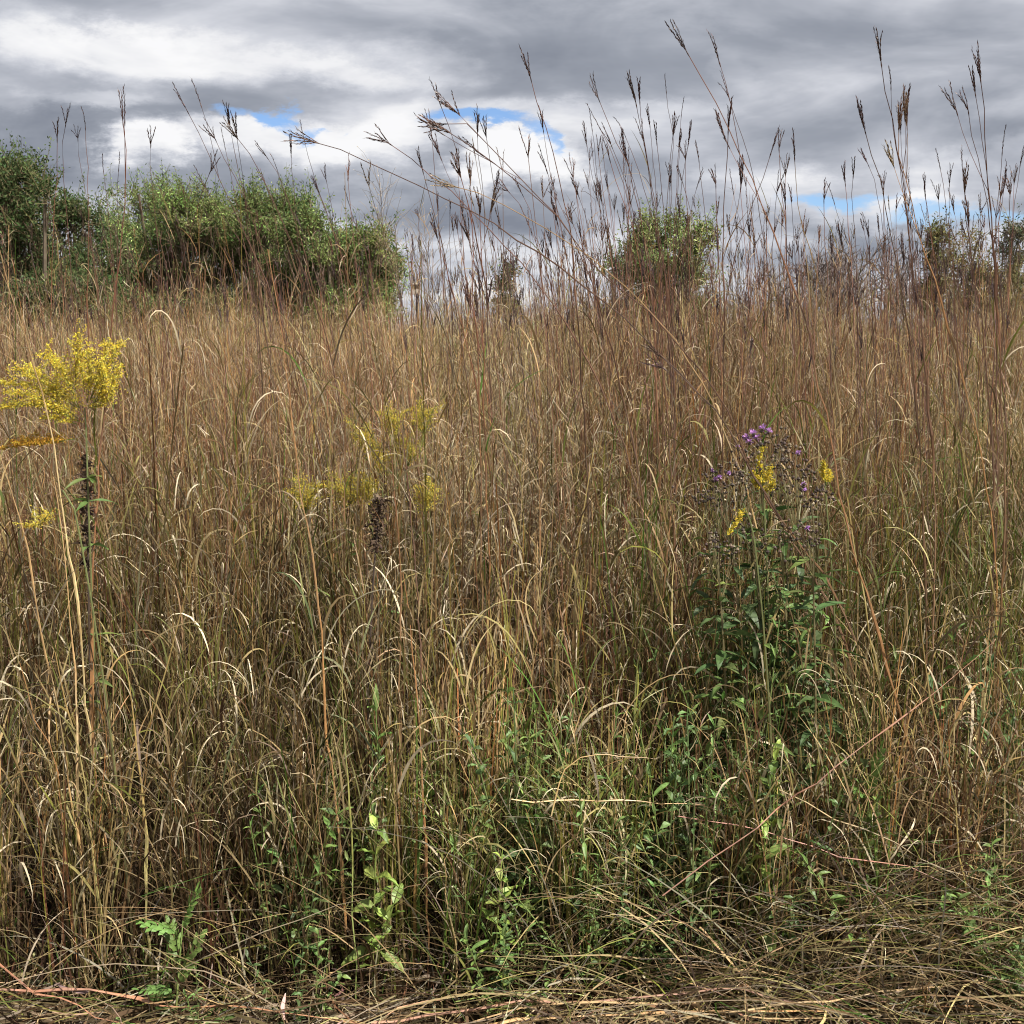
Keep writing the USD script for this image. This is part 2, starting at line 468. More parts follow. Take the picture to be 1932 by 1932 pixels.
def make_meadow():
    # the wall of grass at its mown edge, every culm placed on its own
    r = np.random.default_rng(31)
    n = 3800
    y = 2.32 + 1.33 * r.random(n) ** 1.15
    x = r.uniform(-1, 1, n) * (HALF * y * 1.04 + .12)
    # tussocks: pull culms towards clump centres
    cx, cy = r.uniform(-2, 2, 260), r.uniform(2.4, 3.75, 260)
    near = np.argmin((x[:, None] - cx) ** 2 + (y[:, None] - cy) ** 2, 1)
    pull = r.uniform(0.15, 0.85, n)
    x, y = x + (cx[near] - x) * pull, np.maximum(y + (cy[near] - y) * pull, 2.29)
    ck = r.normal(0, 1, 260)[near]
    edge = np.clip((y - 2.27) / 0.75, 0, 1)
    H = (0.40 + 0.70 * edge ** 0.8) * np.exp(r.normal(0, .15, n)) * (1 + .09 * ck) * (0.9 + 0.4 * (field_noise(x, y, 1.3, 3) - .5))
    green = field_noise(x + 40, y, .9, 5) + .07 * ck + r.normal(0, .06, n) + np.where(x > .3, .06, -.01)
    red = field_noise(x, y + 30, .8, 9) - .05 * ck + r.normal(0, .10, n)
    c = np.where((green > .57)[:, None], pick(n, MIX_GREEN, r=r), np.where((red > .57)[:, None], pick(n, MIX_RED, r=r), pick(n, MIX_TAN, r=r))) * np.array([.9, .9, .84]) * np.exp(1.7 * (field_noise(x, y + 60, 1.7, 21) - .5) + .10 * ck)[:, None]
    m = 7600
    by = 2.33 + 1.15 * r.random(m) ** 1.1
    bx = r.uniform(-1, 1, m) * (HALF * by * 1.04 + .12)
    L = r.uniform(.18, .75, m) * (0.55 + .45 * np.clip((by - 2.33) / .5, 0, 1))
    fl = 9 * np.exp(-((x - .02) / .5) ** 2) * (y > 3.0) + .6
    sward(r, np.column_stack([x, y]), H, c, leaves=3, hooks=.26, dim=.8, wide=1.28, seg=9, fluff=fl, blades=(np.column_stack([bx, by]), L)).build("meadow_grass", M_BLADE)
    tag(stage.GetPrimAtPath("/World/meadow_grass"), "dense tan, olive and brown meadow grass with pale curling leaves at the field edge", "grass", kind="stuff")

    def cells(name, seeds, size, count, h, y0, y1, step, scale, label, mixes, fluffs, S, leaves, wide, height, redness, hooks=.12, tint=np.array([1.34, 1.34, 1.32])):
        protos = []
        for i, s_ in enumerate(seeds):
            r = np.random.default_rng(s_)
            xy = square(r, count, size)
            k = i % len(mixes)
            c = pick(count, mixes[k], r=r) * tint
            H = h * np.exp(r.normal(0, .15, count)) * (1 + .35 * (field_noise(xy[:, 0] + i * 7, xy[:, 1], 2.5, 3) - .5)) * (1.08 if mixes[k] is MIX_RED else 1.0)
            protos.append(sward(r, xy, H, c, leaves=leaves, S=S, wide=wide, fluff=np.full(count, fluffs[k]), lean=.12, seg=5, hooks=hooks, cream=.3))
        x, y = grid(y0, y1, step, size * .6 * scale)
        n = len(x)
        x, y = x + rng.uniform(-.25, .25, n) * step, y + rng.uniform(-.25, .25, n) * step
        hs = height(x, y) * np.exp(rng.normal(0, .05, n))
        red = field_noise(x, y, .45, 15) + rng.normal(0, .12, n) + redness(x, y)
        kinds = np.where(red > .6, 1, np.where(np.exp(-(x / .7) ** 2) * (y < 7) > rng.random(n), 2, np.where(rng.random(n) < .25, 3, 0)))
        proto = [int(rng.choice([j for j in range(len(protos)) if j % len(mixes) == k % len(mixes)])) for k in kinds]
        scatter(name, protos, np.stack([x, y, 0 * x, rng.integers(0, 4, n) * PI / 2 + rng.normal(0, .1, n), np.full(n, float(scale)) * np.exp(rng.normal(0, .05, n)), hs, proto], 1), M_BLADE, label, "grass")

    mixes, fluffs = [MIX_TAN, MIX_RED, MIX_TAN, MIX_GREEN], [5, 4, 17, 4]
    cells("middle_meadow_grass", range(300, 308), .62, 390, 1.12, 3.55, 6.0, .55, 1.0, "tan and reddish grass tops with curling leaves behind the front row", mixes, fluffs, 5, 3, .95,
          lambda x, y: 1 + .07 * (y - 3.6), lambda x, y: np.where(x < -.5, .05, 0) + np.clip(y - 4, 0, 4) * .03)
    cells("far_meadow_grass", range(400, 408), 1.1, 560, 1.3, 5.9, 14, 1.0, 1.0, "reddish brown and tan grass tops receding behind the field edge", mixes, [8, 6, 12, 7], 4, 1, 1.15,
          lambda x, y: np.clip(.93 + .03 * (y - 6), 0, 1.12), lambda x, y: np.where(x < -.5, .05, 0) + .03)
    cells("farthest_meadow_grass", range(500, 504), 1.0, 300, 1.45, 14, 46, 1.9, 2.1, "brownish grass standing before the trees at the far side of the field", mixes, [3, 3, 3, 3], 3, 2, 1.2,
          lambda x, y: 1 + 0 * x, lambda x, y: 0 * x + .06)


make_meadow()
# PART2
# ------------------------------------------------------------------ tall bluestem stalks, one by one
HEADS = dict(closed=(5, .10, .068), fork=(3, .26, .062), spike=(1, 0, .06), pair=(2, .16, .062), bushy=(6, .24, .062), open=(5, .38, .06), none=(0, 0, 0))


def seed_ray(r, p0, d, L, col):
    """One finger of a bluestem head: a fine axis with overlapping awned spikelets."""
    b = Bits()
    n = max(6, int(L / .005))
    bend = r.normal(0, .12, 3)
    t = np.linspace(0, 1, 7)[:, None]
    P = p0 + d * t * L + bend * t ** 2 * L * .5
    b.add(*tubes(P[None], np.linspace(.0011, .0006, 7)[None], col, col))
    q = np.linspace(.06, .97, n)
    base = np.stack([np.interp(q, t[:, 0], P[:, k]) for k in range(3)], 1)
    T = np.stack([np.interp(q, t[:, 0], np.gradient(P, axis=0)[:, k]) for k in range(3)], 1)
    T /= np.linalg.norm(T, axis=1, keepdims=True)
    out = np.cross(T, r.normal(0, 1, (n, 3)))
    out /= np.linalg.norm(out, axis=1, keepdims=True)
    u = T * .93 + out * r.uniform(.15, .38, (n, 1))
    sl = r.uniform(.008, .0115, (n, 1))
    Q = np.stack([base, base + u * sl * .45 + out * .0006, base + u * sl], 1)
    c = pick(n, [(1, col)], .25, r)
    w = np.cross(u, out)
    w /= np.linalg.norm(w, axis=1, keepdims=True)
    W = np.array([.0008, .0027, .0003])[None, :, None]
    v = np.stack([Q - w[:, None] * W / 2, Q + w[:, None] * W / 2], 2).reshape(-1, 3)
    i = (np.arange(n)[:, None] * 3 + np.arange(2)[None]).ravel() * 2
    f = np.concatenate([np.stack([i, i + 1, i + 3], 1), np.stack([i, i + 3, i + 2], 1)])
    b.add(v, f, np.repeat(c, 6, axis=0))
    return b


def stalk(path, head, label, group, leaves=3, seed=0, thick=1.0, tone="red", name="bluestem_stalk", category="grass stalk", side_heads=(), kink=.3):
    """A tall grass stalk along world points from the ground to its tip."""
    r = np.random.default_rng(seed + 1000)
    base = np.asarray(path[0], float)
    o = thing(name, label, category, base, group=group)
    P = np.asarray(path, float) - base
    L = np.linalg.norm(np.diff(P, axis=0), axis=1).sum()
    n = int(max(10, L / .06))
    P = spline(P, n)
    P[1:-1] += r.normal(0, .0018, (n - 2, 3))
    wave = spline(np.column_stack([np.arange(9.0), r.normal(0, .010 * kink, 9), r.normal(0, .006 * kink, 9)]), n)
    wave = np.stack([wave[:, 1], wave[:, 2], wave[:, 1] * .8], 1)
    P[1:-1] += wave[1:-1] * np.sin(np.linspace(0, PI, n))[1:-1, None]
    rays, spread, rl = HEADS[head]
    rl *= r.uniform(.9, 1.2)
    cut = n
    if rays:
        s = np.concatenate([[0], np.cumsum(np.linalg.norm(np.diff(P, axis=0), axis=1))])
        cut = max(4, int(np.searchsorted(s, s[-1] - rl * .92)))
    C = P[:cut + 1] if cut < n else P
    t = np.linspace(0, 1, len(C))
    lo, hi = dict(red=((.25, .155, .065), (.13, .055, .038)), dark=((.18, .11, .055), (.085, .045, .038)), straw=((.36, .26, .13), (.32, .23, .12)),
                  olive=((.30, .27, .09), (.30, .22, .10)), green=((.20, .24, .07), (.32, .30, .12)), orange=((.29, .17, .07), (.26, .15, .07)), pink=((.30, .155, .105), (.30, .17, .11)))[tone]
    lo, hi = pick(1, [(1, lo)], .15, r)[0], pick(1, [(1, hi)], .15, r)[0]
    # a culm with swollen nodes and sheaths of another tint between them
    nodes = np.sort(r.uniform(.08, .8, 5))
    rad = np.interp(t, [0, .5, 1], [.0026, .0018, .0008]) * thick
    for q in nodes:
        rad = rad * (1 + .35 * ((t > q) & (t < q + .09)))
    b = Bits()
    v, f, c = tubes(C[None], rad[None], lo, hi, sides=5)
    k = np.digitize(np.repeat(t, 5), nodes)
    c = c * np.exp(r.normal(0, .22, 7))[k][:, None] * np.where((k % 2 == 1)[:, None], [1.12, 1.0, .85], [1, 1, 1])
    b.add(v, f, c)
    b.build("culm", M_STEM, o)
    for _ in range(leaves):
        z = r.uniform(.12, .72) if head != "none" else r.uniform(.15, .9)
        p0 = C[int(z * (len(C) - 1))]
        Ll = r.uniform(.16, .34)
        Q, qh = strands(p0[None], r.uniform(.1, .5), r.random() * 2 * PI, Ll, r.choice([r.uniform(.3, 1.4), r.uniform(1.8, 3.2)]), 9, power=1.7, side=r.normal(0, .6), r=r)
        tt = np.linspace(0, 1, 10)
        w = (np.minimum(1, .6 + 2 * tt) * (1 - tt ** 2.2)) * r.uniform(.003, .0068)
        cc = pick(1, MIX_LEAF, r=r)
        Bits().add(*ribbons(Q, qh, w[None], r.normal(0, .4) + r.normal(0, 1.2) * tt[None], cc * .85, cc * 1.15)).build("leaf", M_BLADE, o)

    def head_at(p0, T, kind):
        rays, spread, rl = HEADS[kind]
        rl *= r.uniform(.9, 1.15)
        col = pick(1, [(1, (.22, .145, .085))] if kind == "bushy" and tone in ("straw", "orange") else [(1, (.105, .06, .042))] if kind == "bushy" else [(1, (.062, .036, .032))], .15, r)[0]
        hb = Bits()
        Pn = p0 + T * np.linspace(-.012, .004, 3)[:, None]
        hb.add(*tubes(Pn[None], np.array([[.0009, .0016, .0010]]), col, col, sides=4))
        h = hb.build("seed_head", M_STEM, o)
        for j in range(rays):
            rr = r.normal(0, 1, 3)
            rr -= T * rr.dot(T)
            rr /= np.linalg.norm(rr)
            k_ = 0 if j == 0 else spread * r.uniform(.5, 1.5)
            d = T + rr * k_ - np.array([0, 0, .10 if kind == "open" else 0])
            d /= np.linalg.norm(d)
            seed_ray(r, p0 + T * r.uniform(-.012 if kind == "bushy" else -.003, .004), d, rl * (1 if j == 0 else r.uniform(.65, 1.0)), col).build("ray", M_STEM, h)
    if rays:
        T = C[-1] - C[-2]
        head_at(C[-1], T / np.linalg.norm(T), head)
    for q, kind in side_heads:                                      # later flowering branches from the upper nodes
        i0 = int(q * (len(C) - 1))
        T = C[min(i0 + 1, len(C) - 1)] - C[i0 - 1]
        T /= np.linalg.norm(T)
        rr = r.normal(0, 1, 3)
        rr -= T * rr.dot(T)
        rr /= np.linalg.norm(rr)
        l2 = r.uniform(.10, .2)
        u = np.linspace(0, 1, 5)[:, None]
        B = C[i0] + T * u * l2 + rr * np.sin(u * 1.2) * l2 * .28
        Bits().add(*tubes(B[None], np.linspace(.0009, .0006, 5)[None], hi, hi)).build("side_branch", M_STEM, o)
        T2 = B[-1] - B[-2]
        head_at(B[-1], T2 / np.linalg.norm(T2), kind)
    return o


def to_ground(W, turn=.10, z0=0.0):
    """Carries a path of world points, tip first, on down to the ground; returns it base first."""
    W = [np.asarray(w, float) for w in W]
    d = W[-1] - W[-2]
    d /= np.linalg.norm(d)
    p = W[-1].copy()
    while p[2] > z0:
        d = d * (1 - turn) + np.array([0, 0, -1.0]) * turn
        d /= np.linalg.norm(d)
        p = p + d * .07
        W.append(p.copy())
    W[-1][2] = z0 - .01
    return W[::-1]


LEFT, MID, CEN, RIGHT = "before the left shrubs", "in the open middle sky", "before the round green tree", "before the bare and olive trees"
LOOKS = dict(closed="dense dark head", fork="three-pronged dark head", spike="single slim head", pair="two-fingered head", bushy="ragged bushy head", open="loose spreading head")
ORDINAL = "first second third fourth fifth sixth seventh eighth ninth tenth eleventh twelfth".split()
STALKS = [
    # label or shared label, tip first picture points, distance, head, tone, leaves, side heads, change of distance towards the base
    ("short twin-headed bluestem stalk, leftmost of those above the dark left tree", [(108, 262), (109, 316), (103, 400)], 3.3, "fork", "red", 2, (), .1),
    (LEFT, [(124, 235), (116, 272), (119, 310), (125, 390)], 3.4, "fork", "dark", 1, (), .1),
    (LEFT, [(147, 262), (148, 290), (160, 355), (168, 420)], 3.6, "open", "dark", 1, (), .1),
    (LEFT, [(161, 240), (165, 300), (168, 400), (167, 520)], 3.0, "spike", "red", 2, (), .1),
    ("tall stalk with three upright tines crossing the yellow goldenrod down to the ground", [(232, 231), (238, 300), (235, 400), (220, 520), (206, 640), (188, 860), (178, 1000), (176, 1190)], 2.6, "pair", "red", 4, ((.96, "spike"),), .0),
    ("thin stalk with a wide two-pronged head above the gap left of the pale green shrub", [(291, 238), (284, 275), (283, 310), (290, 370)], 3.5, "fork", "dark", 1, (), .1),
    ("leaning stalk with a long dark two-part head, left of the densest dark head", [(353, 209), (375, 249), (404, 313), (434, 380), (462, 434), (490, 500)], 3.0, "pair", "dark", 2, ((.93, "spike"),), .15),
    (LEFT, [(388, 229), (402, 249), (427, 303), (451, 350), (470, 400)], 3.2, "open", "dark", 1, (), .15),
    ("upright stalk with the darkest densest head above the pale green shrub", [(431, 203), (434, 236), (441, 286), (458, 363)], 3.1, "closed", "dark", 2, (), .15),
    (LEFT, [(443, 219), (447, 260), (452, 300), (460, 363)], 3.2, "closed", "dark", 1, (), .15),
    ("stalk with a rough broad head bowing left, just under the densest dark head", [(444, 256), (461, 276), (488, 320), (511, 370), (538, 427)], 2.9, "bushy", "dark", 2, (), .15),
    (LEFT, [(417, 247), (426, 286), (440, 350)], 3.5, "spike", "dark", 1, (), .1),
    (LEFT, [(503, 296), (522, 323), (542, 377), (560, 430)], 3.4, "fork", "dark", 1, ((.9, "spike"),), .1),
    (LEFT, [(557, 262), (549, 293), (552, 330), (555, 370)], 3.3, "closed", "dark", 1, (), .1),
    (LEFT, [(574, 264), (582, 296), (602, 363), (633, 437), (650, 500)], 3.0, "spike", "dark", 2, (), .15),
    (LEFT, [(608, 309), (619, 353), (636, 444)], 3.3, "fork", "dark", 1, (), .1),
    (LEFT, [(363, 322), (390, 353), (417, 400), (458, 464)], 3.0, "pair", "dark", 2, (), .1),
    ("dark stalk leaning right with an open forked head before the pale green shrub", [(397, 323), (380, 367), (367, 410), (350, 470)], 3.0, "fork", "dark", 1, (), .1),
    (LEFT, [(480, 321), (498, 340), (525, 397), (545, 450)], 3.2, "fork", "dark", 1, (), .1),
    (LEFT, [(195, 321), (202, 377), (207, 430)], 3.8, "spike", "dark", 1, (), .1),
    (LEFT, [(224, 319), (222, 380)], 3.9, "spike", "dark", 1, (), .1),
    (LEFT, [(602, 366), (615, 405), (640, 470)], 3.2, "closed", "red", 1, (), .1),
    (MID, [(658, 383), (666, 410), (677, 437), (690, 480)], 3.5, "spike", "dark", 1, (), .1),
    ("longest leaning stalk, its bristly head above the left shrubs, its culm slanting far right", [(592, 268), (648, 285), (709, 313), (776, 343), (843, 377), (911, 414), (961, 444), (1028, 488), (1096, 535), (1156, 583), (1210, 640), (1290, 725), (1366, 800), (1443, 926), (1500, 1013), (1568, 1105), (1618, 1218)], 2.45, "bushy", "dark", 4, ((.62, "bushy"), (.6, "open")), .15),
    ("leaning stalk just above the longest one, meeting it low beside the yellow goldenrod spike", [(801, 213), (843, 249), (894, 279), (944, 316), (995, 357), (1045, 400), (1079, 444), (1106, 481), (1146, 525), (1213, 582), (1282, 656), (1366, 760), (1423, 882), (1480, 985), (1540, 1090)], 2.5, "bushy", "dark", 3, ((.97, "fork"),), .15),
    ("stalk whose broad feathery head droops left across the blue sky gap", [(837, 234), (870, 229), (897, 249), (927, 279), (964, 323), (1011, 367), (1052, 410), (1082, 454), (1102, 500)], 2.6, "open", "dark", 2, ((.97, "bushy"), (.9, "fork")), .2),
    (MID, [(897, 214), (900, 242), (902, 286), (907, 320), (911, 380), (915, 450)], 2.9, "closed", "dark", 2, ((.88, "closed"),), .1),
    ("upright stalk with a two-part head, leftmost at the blue gap in the clouds", [(831, 198), (845, 232), (860, 286), (872, 345), (890, 420)], 2.9, "fork", "dark", 2, ((.88, "closed"),), .1),
    ("tall stalk with a dense dark head above the right end of the blue gap", [(1001, 147), (1011, 185), (1028, 236), (1045, 296), (1059, 357), (1075, 431), (1082, 500)], 2.75, "closed", "dark", 3, ((.86, "pair"), (.8, "closed")), .15),
    (MID, [(1025, 245), (1028, 279), (1040, 340), (1056, 420)], 2.9, "closed", "dark", 2, (), .1),
    ("leaning stalk with a sparse drooping head left of the white cumulus, above the longest stalk", [(733, 270), (776, 303), (826, 340), (867, 377), (911, 425), (960, 470)], 2.6, "open", "dark", 1, (), .15),
    (MID, [(788, 281), (794, 310), (809, 370), (823, 424), (843, 505)], 3.0, "closed", "dark", 2, (), .1),
    (MID, [(826, 371), (827, 410), (835, 480)], 3.4, "closed", "dark", 1, (), .1),
    (MID, [(849, 400), (848, 430), (850, 490)], 3.4, "fork", "dark", 1, (), .1),
    (MID, [(821, 414), (830, 464), (847, 525), (870, 606)], 2.9, "closed", "red", 3, (), .1),
    ("leaning stalk with a thick golden tan head in the sky below the white cumulus", [(858, 352), (885, 362), (911, 367), (961, 394), (1011, 421), (1062, 451), (1112, 484), (1170, 530)], 2.6, "bushy", "straw", 2, (), .15),
    ("reddish many-headed stalk with tan drooping heads rising upright in mid picture, left of its twin", [(868, 330), (880, 372), (889, 440), (893, 520), (897, 620)], 2.7, "bushy", "red", 4, ((.95, "bushy"), (.88, "bushy"), (.8, "open"), (.75, "bushy")), .1),
    ("reddish many-headed stalk with tan drooping heads rising upright in mid picture, right of its twin", [(897, 350), (905, 400), (908, 470), (910, 560), (912, 640)], 2.75, "bushy", "red", 4, ((.93, "bushy"), (.86, "open"), (.8, "bushy")), .1),
    (MID, [(959, 361), (978, 384), (998, 424), (1020, 480)], 3.1, "open", "dark", 1, (), .1),
    (MID, [(985, 366), (1000, 400), (1010, 450)], 3.3, "fork", "dark", 1, (), .1),
    (MID, [(1079, 339), (1092, 370), (1109, 424), (1116, 490), (1125, 560)], 2.9, "closed", "dark", 2, ((.8, "closed"),), .1),
    (MID, [(1061, 395), (1080, 420), (1095, 460)], 3.0, "bushy", "red", 1, (), .1),
    (CEN, [(1107, 273), (1114, 320), (1126, 363), (1143, 454)], 3.3, "closed", "dark", 1, (), .1),
    (CEN, [(1117, 243), (1122, 296), (1130, 370)], 3.2, "spike", "dark", 1, (), .1),
    (CEN, [(1119, 204), (1133, 239), (1153, 286), (1173, 336), (1190, 400)], 2.9, "spike", "dark", 2, ((.9, "closed"),), .1),
    ("stalk with three dark fingers, leftmost to rise clear above the crowded stand", [(1129, 186), (1148, 229), (1163, 266), (1185, 310), (1200, 370)], 2.9, "fork", "dark", 2, (), .1),
    ("highest stalk of the crowded stand before the round green tree, with a slim dark head", [(1188, 149), (1198, 195), (1210, 246), (1220, 303), (1232, 380)], 2.9, "closed", "dark", 2, (), .1),
    (CEN, [(1207, 191), (1210, 240), (1222, 300)], 3.1, "closed", "dark", 1, (), .1),
    (CEN, [(1227, 203), (1226, 250), (1236, 320), (1240, 390)], 3.0, "closed", "dark", 1, (), .1),
    (CEN, [(1165, 226), (1182, 265), (1205, 330)], 3.2, "spike", "dark", 1, (), .1),
    (CEN, [(1172, 272), (1186, 316), (1205, 380), (1215, 450)], 2.8, "closed", "dark", 3, (), .1),
    (CEN, [(1237, 232), (1240, 280), (1248, 350)], 3.1, "fork", "dark", 1, (), .1),
    (CEN, [(1257, 172), (1262, 215), (1270, 260), (1268, 340)], 3.3, "spike", "dark", 1, (), .1),
    (CEN, [(1277, 217), (1268, 270), (1262, 350), (1255, 430)], 3.0, "closed", "dark", 2, (), .1),
    (CEN, [(1286, 186), (1284, 250), (1280, 330)], 3.3, "spike", "dark", 1, (), .1),
    (CEN, [(1139, 240), (1156, 279), (1180, 340), (1200, 420)], 3.1, "fork", "dark", 1, (), .1),
    (CEN, [(1283, 245), (1279, 300), (1275, 380)], 3.1, "closed", "dark", 1, (), .1),
    (CEN, [(1305, 232), (1296, 290), (1285, 360), (1280, 420)], 3.1, "closed", "dark", 1, (), .1),
    (CEN, [(1262, 320), (1264, 360), (1262, 420)], 2.9, "closed", "red", 2, (), .1),
    (CEN, [(1215, 270), (1222, 320), (1235, 400), (1240, 470)], 2.9, "pair", "dark", 2, (), .1),
    (CEN, [(1150, 300), (1165, 345), (1190, 420), (1205, 500)], 2.8, "pair", "red", 2, (), .1),
    (CEN, [(1325, 320), (1310, 370), (1298, 440)], 3.2, "pair", "dark", 1, (), .1),
    ("very tall leaning stalk whose head reaches nearest the top edge of the sky", [(1270, 49), (1292, 88), (1322, 145), (1352, 195), (1373, 236), (1396, 279), (1420, 330), (1433, 367), (1457, 427), (1484, 498), (1504, 562), (1524, 629), (1537, 714), (1556, 781), (1575, 872), (1588, 959), (1618, 1057), (1652, 1168), (1690, 1300), (1730, 1450)], 2.5, "closed", "red", 5, ((.90, "pair"), (.84, "closed")), .0),
    (RIGHT, [(1376, 187), (1389, 225), (1410, 286), (1420, 330), (1432, 400)], 2.8, "pair", "dark", 2, (), .1),
    ("stalk with a thick dark plume-like head hanging just left of the tallest leaning stalk", [(1374, 246), (1374, 293), (1369, 336), (1366, 420), (1366, 500)], 2.7, "closed", "dark", 2, ((.86, "closed"),), .1),
    ("stalk leaning right with a slender pale two-fingered head, right of the tallest leaning stalk", [(1470, 240), (1453, 296), (1433, 357), (1415, 405), (1396, 454), (1380, 520)], 2.8, "pair", "dark", 2, (), .1),
    ("upright stalk with a yellowish head against the cloud right of the tallest leaning stalk", [(1499, 297), (1500, 343), (1511, 421), (1531, 481), (1545, 540)], 3.0, "closed", "straw", 2, (), .1),
    (RIGHT, [(1465, 325), (1465, 370), (1460, 430)], 3.4, "fork", "dark", 1, (), .1),
    ("tallest stalk at the right, its small head near the top edge above the golden cluster", [(1658, 63), (1660, 101), (1669, 151), (1679, 202), (1691, 269), (1705, 350), (1715, 440), (1730, 540)], 2.55, "closed", "dark", 3, ((.86, "closed"), (.9, "pair")), .1),
    ("stalk with a fat dark brush-like head, leftmost of the right group", [(1614, 201), (1632, 246), (1645, 286), (1662, 340), (1672, 420), (1690, 500)], 2.6, "closed", "dark", 3, (), .1),
    (RIGHT, [(1681, 164), (1682, 205), (1688, 260), (1700, 330)], 2.8, "pair", "dark", 1, (), .1),
    (RIGHT, [(1699, 213), (1698, 250), (1704, 320), (1715, 400)], 2.8, "closed", "dark", 1, (), .1),
    ("stalk topped by a golden tan many-fingered cluster in the right group", [(1696, 240), (1695, 290), (1712, 350), (1728, 430), (1760, 520), (1800, 640)], 2.6, "bushy", "orange", 3, ((.96, "bushy"), (.9, "bushy")), .1),
    (RIGHT, [(1638, 311), (1655, 357), (1665, 420)], 3.0, "fork", "dark", 1, (), .1),
    ("right-hand stalk whose reddish culm forks into two thin flowering tips at the upper right", [(1852, 97), (1850, 140), (1855, 202), (1860, 290), (1866, 363), (1874, 451), (1882, 560)], 2.55, "closed", "red", 3, ((.85, "pair"), (.9, "fork")), .1),
    (RIGHT, [(1837, 134), (1840, 168), (1850, 242), (1862, 320), (1870, 400)], 2.65, "closed", "dark", 2, (), .1),
    (RIGHT, [(1827, 210), (1837, 269), (1854, 336), (1868, 420)], 2.8, "fork", "dark", 1, (), .1),
    (RIGHT, [(1610, 331), (1608, 370), (1612, 430)], 3.2, "fork", "dark", 1, (), .1),
    (RIGHT, [(1773, 313), (1780, 357), (1790, 430)], 3.2, "spike", "dark", 1, (), .1),
    (RIGHT, [(1795, 320), (1790, 365), (1795, 430)], 3.3, "closed", "dark", 1, (), .1),
    ("stalk with a big ragged bushy head near the right edge, above the olive trees", [(1815, 310), (1820, 355), (1822, 410), (1832, 480), (1845, 560)], 2.6, "bushy", "dark", 2, ((.93, "bushy"),), .1),
    (RIGHT, [(1891, 287), (1885, 350), (1878, 420)], 2.9, "spike", "dark", 1, (), .1),
    (RIGHT, [(1906, 331), (1905, 380), (1900, 450)], 2.8, "bushy", "dark", 1, (), .1),
    (RIGHT, [(1925, 310), (1915, 380), (1908, 470)], 2.8, "pair", "dark", 2, (), .1),
    (RIGHT, [(1742, 345), (1748, 390), (1760, 460)], 3.0, "closed", "red", 2, (), .1),
    (RIGHT, [(1735, 420), (1742, 470), (1755, 540)], 2.8, "open", "red", 2, (), .1),
]


